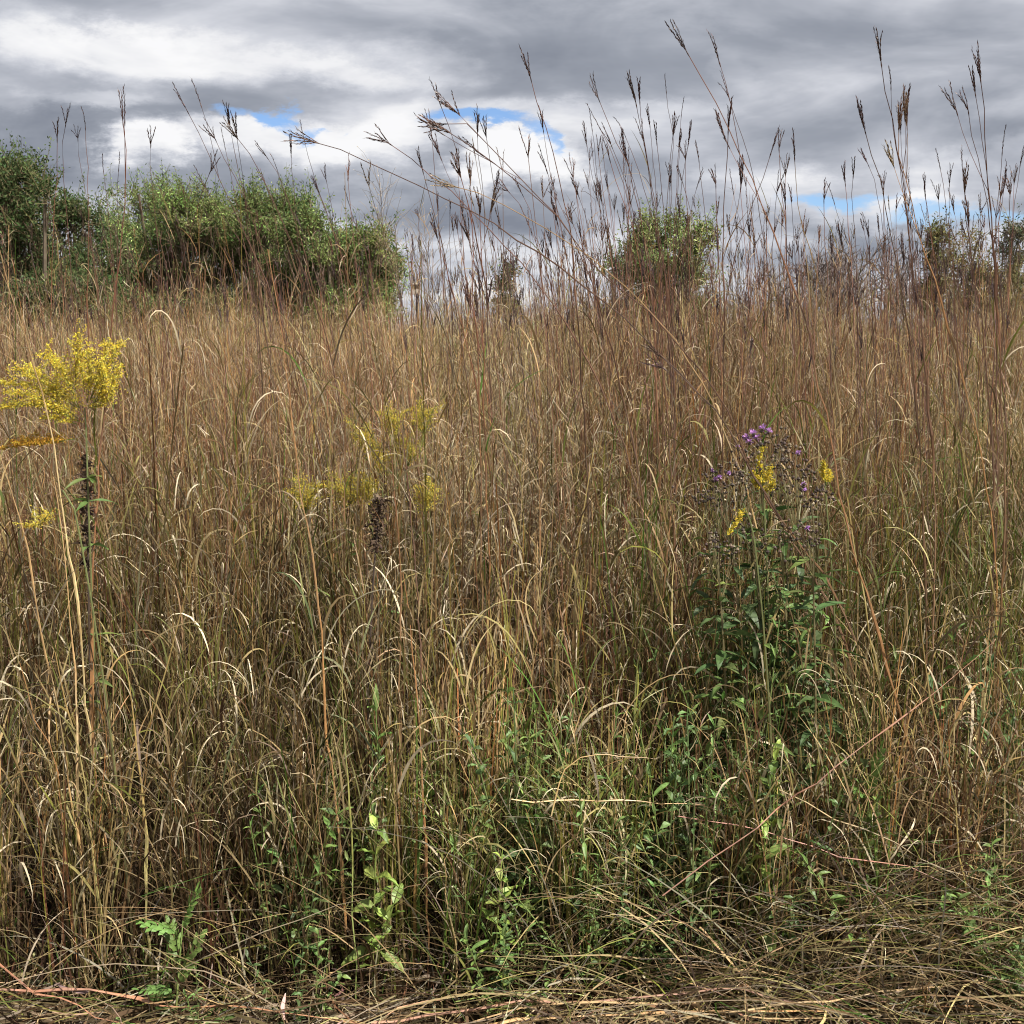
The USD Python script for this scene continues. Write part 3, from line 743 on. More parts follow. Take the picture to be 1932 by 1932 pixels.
def make_stalks():
    rank = {}
    for i in sorted(range(len(STALKS)), key=lambda i: STALKS[i][1][0][0]):
        if STALKS[i][0] in (LEFT, MID, CEN, RIGHT):
            rank.setdefault((STALKS[i][0], STALKS[i][3]), []).append(i)
    jit = np.random.default_rng(3)
    for i, (label, pts, d, head, tone, leaves, sides, dd) in enumerate(STALKS):
        n = len(pts)
        far = jit.uniform(1.0, 1.4)
        if (label, head) in rank:
            row = rank[label, head]
            d *= far
            label = f"stalk with {LOOKS[head]}, " + (f"{ORDINAL[row.index(i)]} such from the left {label}" if len(row) > 1 else f"the only such one {label}")
        W = [at(px, py, d + dd * k / n) for k, (px, py) in enumerate(pts)]
        stalk(to_ground(W), head, label, "tall bluestem stalks", leaves=leaves, seed=i, tone=tone, side_heads=sides, thick=1.1 if d < 2.8 else .95)
    # plain culms that the photograph shows in front of the meadow
    culms = [
        ("thick pale straw culm leaning in from the left edge behind the goldenrod", [(-8, 440), (20, 555), (50, 640), (72, 720), (95, 830)], 2.5, "straw", 1, 1.5),
        ("straw coloured culm at the left edge running down below the goldenrod", [(-10, 830), (20, 930), (50, 1013), (70, 1110), (91, 1229), (118, 1400)], 2.4, "straw", 2, 1.4),
        ("cut-off pale culm standing under the goldenrod beside the dark dead stalk", [(101, 900), (115, 990), (130, 1084), (135, 1178), (140, 1300)], 2.42, "straw", 1, 1.3),
        ("long straw culm from the sky down the left middle of the meadow", [(505, 470), (525, 579), (552, 781), (566, 916), (588, 1080), (606, 1229), (616, 1330), (633, 1484), (645, 1650)], 2.42, "orange", 3, 1.4),
        ("very thin pale culm leaning right above the left middle meadow", [(495, 606), (390, 730), (279, 868), (230, 930)], 2.8, "straw", 0, .7),
        ("yellow olive culm leaning right low in the left part of the meadow", [(367, 1057), (345, 1140), (320, 1229), (300, 1310), (270, 1400)], 2.4, "olive", 1, 1.3),
        ("bright green slim culm standing straight in the lower middle", [(640, 1150), (648, 1282), (655, 1450), (662, 1640), (671, 1890)], 2.32, "green", 1, 1.0),
        ("wide green culm in mid meadow above the low leafy plants", [(866, 1150), (855, 1250), (846, 1350), (843, 1440), (840, 1560)], 2.42, "green", 2, 1.4),
        ("brown orange culm pair member left of the wide green culm", [(760, 1080), (775, 1200), (787, 1370), (795, 1500), (803, 1640), (806, 1760)], 2.4, "orange", 2, 1.2),
        ("cut straw culm low in the middle with its broken top above the litter", [(838, 1620), (846, 1700), (855, 1790), (862, 1890)], 2.32, "straw", 1, 1.3),
        ("straight orange culm at the lower left, first from the left of its clump", [(37, 1250), (62, 1360), (101, 1443), (118, 1538), (135, 1700)], 2.38, "orange", 2, 1.4),
        ("olive culm at the lower left with a bend near its middle", [(104, 1230), (125, 1340), (150, 1420), (168, 1500), (180, 1650)], 2.38, "olive", 2, 1.5),
        ("upright orange culm at the lower left under the three-tined stalk", [(176, 1150), (177, 1260), (178, 1400), (180, 1560)], 2.45, "orange", 2, 1.5),
        ("thick yellow olive culm clump member right of the upright orange one", [(235, 1220), (248, 1340), (262, 1440), (275, 1580), (281, 1740)], 2.36, "olive", 3, 1.7),
        ("pale straw culm crossing behind the yellow olive culm at the lower left", [(400, 1230), (330, 1390), (270, 1500), (215, 1620)], 2.4, "straw", 1, 1.0),
        ("red brown culm in the right part beside the lime green leaves", [(1405, 1260), (1420, 1340), (1440, 1420), (1455, 1500), (1470, 1600)], 2.42, "red", 2, 1.2),
        ("brown cut culm with a blunt top right of the lime green leaves", [(1512, 1480), (1526, 1540), (1540, 1620), (1556, 1740)], 2.4, "orange", 0, 1.7),
        ("slanting yellow culm in the far right meadow", [(1780, 1020), (1800, 1090), (1840, 1160), (1885, 1230), (1930, 1310)], 2.6, "olive", 1, 1.4),
        ("long yellow green culm at the right running to the mown edge", [(1735, 1100), (1745, 1250), (1775, 1420), (1800, 1540), (1822, 1700), (1850, 1860)], 2.32, "olive", 2, 1.4),
        ("olive green culm right of the purple flowers, crossing the tallest leaning stalk", [(1560, 700), (1580, 830), (1600, 960), (1625, 1080), (1650, 1200)], 2.55, "olive", 2, 1.5),
        ("green lower culm in the right meadow under the golden cluster", [(1800, 760), (1822, 880), (1850, 1000), (1872, 1100), (1890, 1230)], 2.7, "olive", 2, 1.5),
        ("thin red culm rising from mid meadow left of the longest stalk", [(690, 620), (720, 760), (738, 900), (745, 1020), (748, 1150)], 2.5, "red", 2, 1.0),
        ("dark brown culm standing just right of the thin red culm in mid meadow", [(733, 590), (752, 740), (768, 880), (778, 1000), (784, 1120)], 2.55, "dark", 2, 1.1),
    ]
    for i, (label, pts, d, tone, leaves, thick) in enumerate(culms):
        stalk(to_ground([at(*p, d) for p in pts], turn=.12), "none", label, None, leaves=leaves, seed=300 + i, thick=thick * .72, kink=.5, tone=tone, name="grass_culm", category="grass stem")


make_stalks()


def make_crowd():
    """The many smaller stalks among the grass tops: eight built once, then set out one by one."""
    r = np.random.default_rng(77)
    protos = []
    shared = {0: ("slender bluestem stalk with a small head among the grass tops before the left shrubs", "small stalks before the left shrubs"),
              1: ("slender stalk with a small head among the grass tops left of the round tree", "small stalks in mid picture"),
              2: ("slender bluestem stalk with a small head among the grass tops around the round green tree", "small stalks around the round tree"),
              3: ("slender stalk with a small head among the grass tops before the bare trees", "small stalks at the right")}
    spots = []
    for k, (x0, x1, cnt) in enumerate([(-10, 640, 34), (640, 1080, 44), (1080, 1380, 60), (1380, 1945, 74)]):
        for _ in range(cnt):
            px = r.uniform(x0, x1)
            py = 600 - abs(r.normal(0, 1)) * (75 if k == 0 else 110 if k == 1 else 150) - 10
            spots.append((k, px, max(py, 300), r.uniform(3.1, 7.5)))
    for k in range(8):
        lx, curve = r.normal(-.12, .12), r.normal(-.06, .05)
        t = np.linspace(0, 1, 7)
        path = np.stack([lx * t + curve * t ** 2, r.normal(0, .05) * t, 1.95 * t], 1)
        head = ["closed", "fork", "spike", "pair", "open", "closed", "bushy", "pair"][k]
        protos.append(stalk(path, head, "proto", None, leaves=2, seed=600 + k, tone=["red", "dark", "red", "dark"][k % 4], side_heads=(((.84, "closed"), (.9, "spike"))[:k % 3]), thick=1.0))
    used = [False] * 8
    for i, (k, px, py, d) in enumerate(spots):
        j = int(r.integers(8))
        tip = at(px, py, d)
        s = tip[2] / 1.93
        rot = r.normal(0, .5)
        loc = (tip[0] + .12 * s, d, -.01)
        label, group = shared[k]
        if not used[j]:
            used[j] = True
            place(protos[j], loc, rot, s)
            tag(protos[j], label, None, group)
        else:
            copy_of(protos[j], loc, rot, s, label, group)
    for j in range(8):
        if not used[j]:
            stage.RemovePrim(protos[j].GetPath())


make_crowd()


def make_distant_stalks():
    r = np.random.default_rng(88)
    protos = []
    for k in range(5):
        b = Bits()
        n = 13
        xy = square(r, n, 1.0)
        H = r.uniform(1.55, 2.05, n)
        P, ph = strands(np.column_stack([xy, np.full(n, -.03)]), np.abs(r.normal(.05, .06, n)), r.normal(PI, .9, n), H, r.normal(.12, .10, n), 8, wob=.015, r=r)
        c = pick(n, [(2, RED), (1, DARKRED), (1, BROWN)], r=r)
        b.add(*tubes(P, np.linspace(.002, .0009, 9)[None], c * 1.3, c * .8))
        for i in range(n):
            T = P[i, -1] - P[i, -2]
            T /= np.linalg.norm(T)
            for _ in range(r.integers(2, 5)):
                d = T + r.normal(0, .16, 3)
                q = seed_ray(r, P[i, -1], d / np.linalg.norm(d), r.uniform(.045, .075), c[i] * .7)
                b.add(np.vstack(q.v), np.vstack([f_ for f_ in q.f]), np.vstack(q.c))
        protos.append(b)
    n = 90
    d = r.uniform(3.6, 11, n)
    px = np.where(r.random(n) < .72, r.uniform(880, 1960, n), r.uniform(-20, 900, n))
    x = np.array([at(a_, 600, b_)[0] for a_, b_ in zip(px, d)])
    hs = np.exp(r.normal(0, .06, n)) * (.92 + .022 * d)
    scatter("distant_bluestem", protos, np.stack([x, d, 0 * x, r.normal(0, .4, n), np.ones(n), hs, r.integers(0, 5, n)], 1), M_STEM, "fine dark seed heads crowding the grass tops along the skyline", "grass")


make_distant_stalks()


# ------------------------------------------------------------------ hair-fine airy panicles of switchgrass
def airy(label, px, py, d, h_px, seed):
    r = np.random.default_rng(seed)
    tip = at(px, py, d)
    base = np.array([tip[0] + .08, d, 0])
    o = thing("switchgrass_stalk", label, "grass stalk", base)
    P = spline([np.zeros(3), (tip - base) * [.3, 1, .5], tip - base], 24)
    Bits().add(*tubes(P[None], np.linspace(.0016, .0005, 24)[None], TAN, BROWN)).build("culm", M_STEM, o)
    n = 46
    q = 1 - r.uniform(0, h_px / 2025 * d / tip[2], n)
    b0 = np.stack([np.interp(q, np.linspace(0, 1, 24), P[:, k]) for k in range(3)], 1)
    Q, qh = strands(b0, r.uniform(.3, .9, n), r.random(n) * 2 * PI, r.uniform(.04, .16, n), r.uniform(0, .8, n), 5, wob=.08, r=r)
    b = Bits().add(*tubes(Q, np.linspace(.0005, .0003, 6)[None], BROWN, TAN))
    for t_ in (2, 3, 4, 5):
        v = Q[:, t_] + r.normal(0, .002, (n, 3))
        e = r.normal(0, .0016, (n, 2, 3))
        b.add(np.stack([v, v + e[:, 0], v + e[:, 1]], 1), np.arange(3 * n), TAN)
    b.build("panicle", M_STEM, o)


airy("hair-fine airy panicle right of the left shrubs, under the longest stalk's head", 716, 345, 3.0, 150, 1)
airy("hair-fine airy panicle beside the nest box pole", 800, 415, 3.2, 150, 2)
airy("hair-fine airy panicle low between the left shrubs and the nest box", 745, 430, 3.4, 110, 3)


# ------------------------------------------------------------------ leaves and leafy plants
def leaf_shape(r, L, W, droop=.35, fold=.25, teeth=0.0, k=6, widest=.35):
    """A blade folded on its midrib, along +x, drooping, as (points, faces)."""
    t = np.linspace(0, 1, k)
    w = W / 2 * np.interp(t, [0, .08, widest, .7, 1], [.05, .35, 1, .62, .0])
    if teeth:
        w = w * (1 + teeth * np.where(np.arange(k) % 2, 1, -1))
    th = -droop * t * 1.6
    dx = np.cumsum(np.concatenate([[0], np.cos(th[1:])])) * L / k
    dz = np.cumsum(np.concatenate([[0], np.sin(th[1:])])) * L / k
    wave = r.normal(0, .06, k) * W
    mid = np.stack([dx, np.zeros(k), dz], 1)
    up = np.stack([-np.sin(th), 0 * th, np.cos(th)], 1)
    a = mid + np.stack([0 * t, w, 0 * t], 1) + up * (w * fold + wave)[:, None]
    c = mid - np.stack([0 * t, w, 0 * t], 1) + up * (w * fold - wave)[:, None]
    v = np.vstack([a, mid, c])
    f = []
    for i in range(k - 1):
        for o in (0, k):
            f += [[o + i, o + k + i, o + k + i + 1], [o + i, o + k + i + 1, o + i + 1]]
    return v, np.array(f)


def turn(v, heading, rise, roll=0.0):
    cr, sr = math.cos(roll), math.sin(roll)
    v = v @ np.array([[1, 0, 0], [0, cr, sr], [0, -sr, cr]])
    c, s = math.cos(rise), math.sin(rise)
    v = v @ np.array([[c, 0, s], [0, 1, 0], [-s, 0, c]])
    c, s = math.cos(heading), math.sin(heading)
    return v @ np.array([[c, s, 0], [-s, c, 0], [0, 0, 1]])


def lobed(r, L, W):
    """A deeply cut leaf: a narrow midrib blade with pairs of pointed lobes."""
    vs, fs, n = [], [], 0
    for i in range(7):
        t = .15 + .12 * i
        for s_ in ((-1, 1) if i < 6 else (0,)):
            v, f = leaf_shape(r, (W if i < 6 else L * .3) * (1 - .5 * abs(t - .45)), W * .34, .3, .1, .25, 5)
            v = turn(v, s_ * .75, r.normal(0, .15), r.normal(0, .3)) + [L * t, 0, -L * t * t * .25]
            vs.append(v), fs.append(f + n)
            n += len(v)
    return np.vstack(vs), np.vstack(fs)


def leafy(name, label, category, seed, h, pairs, L, W, col, shape="lance", rise=.5, lean=.1, group=None, branches=0):
    r = np.random.default_rng(seed)
    o = thing(name, label, category, (0, 0, 0), group=group)
    stems = []
    for bq in range(1 + branches):
        az = r.random() * 2 * PI
        l_ = lean + (r.uniform(.25, .5) if bq else 0)
        t = np.linspace(0, 1, 9)
        hb = h * (r.uniform(.65, .95) if bq else 1)
        P = np.stack([np.cos(az) * l_ * hb * t ** 1.3, np.sin(az) * l_ * hb * t ** 1.3, hb * t], 1)
        Bits().add(*tubes(P[None], np.linspace(.0026, .0012, 9)[None], (.20, .17, .06), np.array(col) * 1.4, sides=4)).build("stem", M_STEM, o)
        stems.append((P, t))
    for P, t in stems:
        h0 = r.random() * PI
        for i in range(pairs):
            q = .18 + .82 * (i + .5) / pairs if pairs > 3 else .5 + .5 * i / pairs
            p0 = np.array([np.interp(q, t, P[:, k]) for k in range(3)])
            for s_ in (0, PI):
                if r.random() < .12:
                    continue
                k = r.uniform(.7, 1.15) * (1.1 - .45 * q)
                if shape == "cut":
                    v, f = lobed(r, L * k, W * k)
                else:
                    v, f = leaf_shape(r, L * k, W * k, r.uniform(.2, .7), r.uniform(.1, .45), .12 if shape == "tooth" else 0, 7 if shape == "tooth" else 6, .33 if shape != "ovate" else .28)
                v = turn(v, h0 + i * 1.57 + s_ + r.normal(0, .25), rise * (.6 + .8 * q) + r.normal(0, .25), r.normal(0, .3)) + p0
                c = pick(1, [(1, col)], .24, r)[0] * (1 + .35 * q)
                Bits().add(v, f, c).build("leaf", M_LEAF, o)
    return o


LIME, MIDGREEN, DEEP, YGREEN = (.17, .23, .05), (.095, .145, .038), (.062, .10, .032), (.135, .18, .045)


def make_plants():
    kinds = [leafy("leafy_plant", "", "plant", 1, .42, 9, .072, .019, MIDGREEN, branches=1), leafy("leafy_plant", "", "plant", 2, .36, 8, .058, .021, MIDGREEN, "tooth", branches=2),
             leafy("leafy_plant", "", "plant", 3, .30, 5, .12, .045, MIDGREEN, "cut", rise=.8), leafy("leafy_plant", "", "plant", 4, .55, 12, .085, .014, YGREEN, branches=1, rise=.8),
             leafy("leafy_plant", "", "plant", 5, .34, 6, .085, .034, LIME, "tooth", branches=1), leafy("leafy_plant", "", "plant", 6, .45, 10, .062, .019, DEEP, branches=2)]
    heights = [.42, .36, .30, .55, .34, .45]
    spots = [
        (1470, 1385, 2.42, 4, 1.25, "lime green toothed leaves, brightest plant in the lower right"),
        (1452, 1470, 2.40, 4, .9, "smaller lime green plant just below the brightest lime leaves"),
        (1345, 1300, 2.50, 0, 1.0, "green lance-leaved plant left of the brightest lime leaves, upper one"),
        (1410, 1330, 2.48, 1, 1.1, "green broad-leaved plant between the purple flower clump and the lime leaves"),
        (1270, 1375, 2.45, 0, .95, "lance-leaved green plant left of a pale slanting stem, in the lower right middle"),
        (1330, 1410, 2.42, 1, 1.1, "bushy broad-leaved green plant at the foot of the purple flower clump"),
        (1000, 1420, 2.42, 1, 1.2, "broad-leaved green plant in the lower centre, under the willow-leaved one"),
        (1065, 1440, 2.42, 5, .9, "dark green leafy plant at the lower centre, right of the broad-leaved one"),
        (965, 1290, 2.45, 3, 1.0, "upright willow-leaved green plant in the centre of the meadow"),
        (720, 1300, 2.48, 1, 1.0, "green broad-leaved plant left of the wide green culm"),
        (690, 1395, 2.46, 0, .8, "small lance-leaved plant beneath the broad-leaved one left of the wide green culm"),
        (695, 1525, 2.36, 4, 1.0, "green toothed-leaf plant right of the bright green slim culm"),
        (520, 1475, 2.40, 0, 1.1, "grey green lance-leaved plant in the dark lower left middle"),
        (560, 1545, 2.37, 5, .9, "dark low leafy plant just left of the bright green slim culm"),
        (310, 1745, 2.24, 2, 1.35, "fresh green cut-leaved plant by itself near the lower left corner"),
        (370, 1830, 2.22, 0, .45, "single sprig of green leaves right below the cut-leaved plant at the lower left"),
        (930, 1600, 2.32, 4, .9, "small toothed green plant above the litter in the lower centre"),
        (945, 1690, 2.28, 0, .95, "green plant among the fallen stems in the lower centre"),
        (970, 1750, 2.26, 1, .8, "lowest broad-leaved plant of the lower centre"),
        (1180, 1560, 2.36, 5, .9, "dark green plant under the horizontal pale stem"),
        (1225, 1650, 2.32, 0, .8, "light green sprig among lodged grass, right of centre at the bottom"),
        (1270, 1690, 2.30, 1, .6, "small yellowish plant among lodged grass, right of centre at the bottom"),
        (1625, 1480, 2.40, 2, 1.0, "cut-leaved green plant in the brown grass right of the black gap"),
        (1700, 1530, 2.38, 1, .8, "pale green leaves in the brown grass at the lower right"),
        (1800, 1580, 2.36, 0, .8, "blue green leaves at the lower right beside the long yellow green culm"),
        (1890, 1720, 2.30, 0, 1.1, "dark green plant low at the right edge"),
        (1915, 1640, 2.34, 5, 1.0, "dark green plant at the right edge above the lower one"),
        (1920, 1130, 2.60, 0, 1.1, "green leafy plant at the right edge half way up the meadow"),
        (1900, 1180, 2.58, 5, .9, "dark leafy plant at the right edge half way up, under the lighter one"),
        (1240, 755, 3.9, 1, 1.0, "green leaves peeping out of the grass tops right of centre"),
        (1500, 1560, 2.36, 5, .8, "dark small plant beside the black gap at the lower right"),
        (590, 1750, 2.28, 1, .7, "shaded low plant at the bottom left of the bright green slim culm"),
        (550, 1780, 2.26, 5, .6, "shaded low plant, lowest left of the bright green slim culm"),
        (1560, 1290, 2.55, 5, 1.1, "deep green leafy plant at the right foot of the purple flower clump"),
        (1500, 1180, 2.62, 5, 1.2, "deep green leafy plant inside the shade under the purple flower clump"),
        (1380, 1180, 2.60, 0, 1.2, "mid green leafy plant in front of the purple flower clump"),
    ]
    used = set()
    r = np.random.default_rng(9)
    for px, py, d, k, s, label in spots:
        d += .0 if py > 1700 or k == 4 else .03
        tip = at(px, py, d)
        h = heights[k] * s
        z = tip[2] - h
        if z > .02:                                       # stands on the soil, grown tall enough to show its leaves there
            up, z = tip[2] / heights[k], -.01
            s = (min(s, 1.1), min(s, 1.1), min(up, 2.6))
        loc, rot = (tip[0], d, min(z, -.005)), r.random() * 2 * PI
        if k not in used:
            used.add(k)
            place(kinds[k], loc, rot, s)
            tag(kinds[k], label)
        else:
            copy_of(kinds[k], loc, rot, s, label)


make_plants()


def make_shoots():
    r = np.random.default_rng(61)
    protos = [leafy("green_shoot", "", "plant", 40 + k, h, p, L, W, col, shape, branches=br) for k, (h, p, L, W, col, shape, br) in enumerate(
        [(.40, 9, .055, .015, MIDGREEN, "lance", 2), (.34, 8, .048, .016, MIDGREEN, "tooth", 2), (.46, 11, .055, .012, MIDGREEN, "lance", 2), (.38, 8, .048, .018, DEEP, "tooth", 2)])]
    hs = [.40, .34, .46, .38]
    used = set()
    for x0, x1, y0, y1, n in [(640, 770, 1290, 1420, 9), (470, 610, 1460, 1620, 9), (640, 790, 1500, 1640, 9), (890, 1140, 1280, 1500, 24), (890, 1010, 1560, 1790, 9), (1100, 1270, 1530, 1700, 10), (1230, 1530, 1250, 1480, 34),
                              (1330, 1560, 1020, 1260, 26), (1570, 1760, 1450, 1570, 8), (1840, 1940, 1090, 1260, 9), (1860, 1940, 1560, 1780, 8), (250, 420, 1600, 1800, 4)]:
        for _ in range(int(n * (.32 if x1 < 820 else .65))):
            px, py = r.uniform(x0, x1), r.uniform(y0, y1)
            d = r.uniform(2.36, 2.66) if py > 1250 else r.uniform(2.5, 2.85)
            if py > 1600:
                d = r.uniform(2.26, 2.4)
            tip = at(px, py, d)
            k = int(r.integers(4))
            sc = tip[2] / hs[k]
            if not .3 < sc < 2.2:
                continue
            loc, rot = (tip[0], d, -.005), r.random() * 2 * PI
            sc = (min(sc, 1.1), min(sc, 1.1), sc)
            side = "left" if px < 820 else "middle" if px < 1200 else "right"
            label, group = f"small green leafy shoot low among the grass stems at the lower {side}", f"green shoots at the lower {side}"
            if k not in used:
                used.add(k)
                place(protos[k], loc, rot, sc)
                tag(protos[k], label, None, group)
            else:
                copy_of(protos[k], loc, rot, sc, label, group)


make_shoots()


# ------------------------------------------------------------------ goldenrod
def florets(r, P, n, spread, size, cols):
    """n small yellow flower heads around the upper side of a branch."""
    q = r.uniform(.12, 1, n)
    t = np.linspace(0, 1, len(P))
    c = np.stack([np.interp(q, t, P[:, k]) for k in range(3)], 1)
    off = r.normal(0, 1, (n, 3)) * spread * (1.15 - .75 * q)[:, None]
    off[:, 2] = np.abs(off[:, 2]) * .9 - spread * .25
    c = c + off * r.choice([.6, 1, 1.7], (n, 1))
    v, f, cc = [], [], pick(n, cols, .2, r)
    for k in range(3):
        a = r.normal(0, 1, (n, 3))
        a /= np.linalg.norm(a, axis=1, keepdims=True)
        b_ = np.cross(a, r.normal(0, 1, (n, 3)))
        b_ /= np.linalg.norm(b_, axis=1, keepdims=True)
        s = size * r.uniform(.6, 1.2, (n, 1))
        v.append(np.stack([c - a * s, c + b_ * s * .45, c + a * s, c - b_ * s * .45], 1).reshape(-1, 3))
        i = np.arange(n) * 4 + 4 * n * k
        f += [np.stack([i, i + 1, i + 2], 1), np.stack([i, i + 2, i + 3], 1)]
    return np.vstack(v), np.vstack(f), np.tile(np.repeat(cc, 4, axis=0), (3, 1))


YELLOW = [(3, (.74, .58, .07)), (2, (.66, .54, .09)), (1.3, (.54, .47, .11)), (1, (.40, .38, .09))]
DULL = [(2, (.62, .50, .08)), (2, (.50, .43, .10)), (1, (.60, .42, .06))]
RUSTY = [(2, (.50, .28, .05)), (1, (.55, .36, .05))]


def goldenrod(label, stem, branches, d, seed, dens=1.0, leaves=14, cols=YELLOW, spread=.012, group=None):
    r = np.random.default_rng(seed)
    S = to_ground([at(*p, d) for p in stem])
    base = np.array(S[0])
    o = thing("goldenrod", label, "wildflower", base, group=group)
    P = spline(np.array(S) - base, 26)
    Bits().add(*tubes(P[None], np.linspace(.0034, .0018, 26)[None], (.10, .075, .035), (.13, .15, .05), sides=5)).build("stem", M_STEM, o)
    for br in branches:
        pts, k = (br[0], br[1]) if isinstance(br, tuple) else (br, cols)
        dep = r.normal(0, .035)
        B = spline([at(px, py, d + dep * i / len(pts)) - base for i, (px, py) in enumerate(pts)], 12)
        ln = np.linalg.norm(np.diff(B, axis=0), axis=1).sum()
        b = Bits().add(*tubes(B[None], np.linspace(.0014, .0007, 12)[None], (.18, .22, .06), (.28, .28, .08)))
        b.add(*florets(r, B, int((240 + 2600 * ln) * dens), spread, .0024, k))
        # short side sprays that make the plume feathery
        for _ in range(int(6 + 45 * ln) if spread > .008 else 2):
            i0 = r.integers(3, 11)
            dv = np.array([r.normal(0, 1), r.normal(0, 1), abs(r.normal(.6, .5))])
            dv = dv / np.linalg.norm(dv) * (r.uniform(.015, .055) if spread > .008 else .008)
            Q = B[i0] + dv * np.linspace(0, 1, 4)[:, None]
            b.add(*tubes(Q[None], np.array([[.0006, .0005, .0005, .0004]]), (.22, .25, .07), (.28, .28, .08)))
            b.add(*florets(r, Q, int(38 * dens), .0038, .0023, k))
        b.build("flower_branch", M_FLOWER, o)
    for i in range(leaves):
        q = r.uniform(.25, .97)
        p0 = P[int(q * 25)]
        v, f = leaf_shape(r, r.uniform(.05, .095), .014, r.uniform(.3, .8), .3)
        v = turn(v, r.random() * 2 * PI, r.uniform(.1, .7), r.normal(0, .3)) + p0
        Bits().add(v, f, pick(1, [(2, MIDGREEN), (1, YGREEN), (.7, BROWN)], .2, r)[0]).build("leaf", M_LEAF, o)
    return o


goldenrod("large yellow goldenrod leaning out at the left edge of the meadow", [(160, 770), (163, 830), (166, 930)],
          [[(142, 740), (143, 690), (147, 628)], [(150, 770), (125, 715), (95, 668)], [(140, 745), (110, 690), (72, 668)], [(165, 760), (170, 710), (168, 655)],
           [(170, 755), (190, 700), (205, 642)], [(172, 750), (205, 690), (226, 645)], [(172, 765), (205, 735), (226, 690)], [(165, 770), (200, 760), (218, 722)], [(160, 740), (155, 700), (150, 670)],
           [(150, 770), (90, 715), (28, 695)], [(150, 775), (95, 730), (45, 706)], [(148, 790), (75, 735), (-8, 722)], [(148, 795), (70, 750), (5, 740)], [(140, 790), (70, 765), (-12, 772)], [(150, 795), (100, 770), (55, 760)],
           [(145, 800), (110, 790), (80, 788)], ([(142, 828), (70, 836), (-10, 848)], RUSTY), ([(120, 832), (60, 838), (20, 834)], RUSTY), [(178, 760), (195, 720), (188, 680)]], 2.55, 5, leaves=26, dens=.7)
goldenrod("small drooping goldenrod sprig below the large goldenrod, over a straw culm", [(118, 925), (140, 960), (150, 1010)], [[(100, 958), (75, 990), (45, 992)]], 2.42, 6, leaves=4, dens=.6, cols=DULL)
goldenrod("bright yellow goldenrod spike before the purple flower clump", [(1437, 880), (1442, 960), (1446, 1040)],
          [[(1440, 905), (1432, 872), (1440, 842)], [(1440, 915), (1422, 895), (1418, 888)], [(1440, 912), (1450, 895), (1452, 880)], [(1438, 925), (1424, 912), (1420, 905)], [(1442, 930), (1455, 918), (1458, 908)]], 2.6, 7, leaves=8, spread=.0042, dens=1.2)
goldenrod("small yellow goldenrod tip right of the purple flower clump beside the tallest leaning stalk", [(1556, 900), (1560, 960), (1566, 1030)],
          [[(1560, 915), (1553, 890), (1556, 868)], [(1560, 912), (1566, 898), (1562, 885)]], 2.62, 8, leaves=6, spread=.0042, dens=1.1)
goldenrod("small yellow drooping goldenrod tip at the left foot of the purple flower clump", [(1402, 950), (1420, 1000), (1430, 1080)],
          [[(1402, 958), (1393, 982), (1374, 1008)]], 2.4, 9, leaves=5, spread=.0035, dens=1.1)
for i, (px, py, w, lab) in enumerate([(745, 800, 45, "topmost"), (800, 790, 40, "rightmost upper"), (690, 840, 40, "upper left"), (770, 850, 50, "middle"), (720, 870, 45, "left middle"),
                                      (650, 930, 40, "lower middle"), (575, 940, 35, "leftmost"), (800, 940, 45, "lowest right"), (700, 930, 35, "lower inner")]):
    q = np.random.default_rng(50 + i)
    goldenrod(f"dull yellow goldenrod half hidden in mid meadow, {lab} of its loose patch", [(px, py + 40), (px + 6, py + 110)],
              [[(px, py + 30), (px + q.normal(0, 12), py + 5), (px + q.normal(0, w * .5), py - q.uniform(10, 45))] for _ in range(6)], 3.45 if py < 900 else 3.05, 60 + i, leaves=8, cols=DULL, dens=.26, group="goldenrod patch in mid meadow")


# ------------------------------------------------------------------ ironweed: purple flowers, dark spent heads, deep green leaves
def tuft_flower(r, c, size, col, n=26):
    b = Bits()
    d = r.normal(0, 1, (n, 3)) + [0, 0, .8]
    d /= np.linalg.norm(d, axis=1, keepdims=True)
    w = np.cross(d, r.normal(0, 1, (n, 3)))
    w /= np.linalg.norm(w, axis=1, keepdims=True)
    s = size * r.uniform(.7, 1.1, (n, 1))
    v = np.stack([c - w * .0006 + 0 * d, c + w * .0006 + 0 * d, c + d * s + w * .0014, c + d * s - w * .0014], 1).reshape(-1, 3)
    i = np.arange(n) * 4
    b.add(v, np.concatenate([np.stack([i, i + 1, i + 2], 1), np.stack([i, i + 2, i + 3], 1)]), np.repeat(pick(n, [(1, col)], .2, r), 4, axis=0))
    return b


def knob(r, c, s):
    v = np.array([[1, 0, 0], [-1, 0, 0], [0, 1, 0], [0, -1, 0], [0, 0, 1.1], [0, 0, -1.1]]) * s * r.uniform(.8, 1.2, (6, 1)) + c
    return v, np.array([[0, 2, 4], [2, 1, 4], [1, 3, 4], [3, 0, 4], [2, 0, 5], [1, 2, 5], [3, 1, 5], [0, 3, 5]])


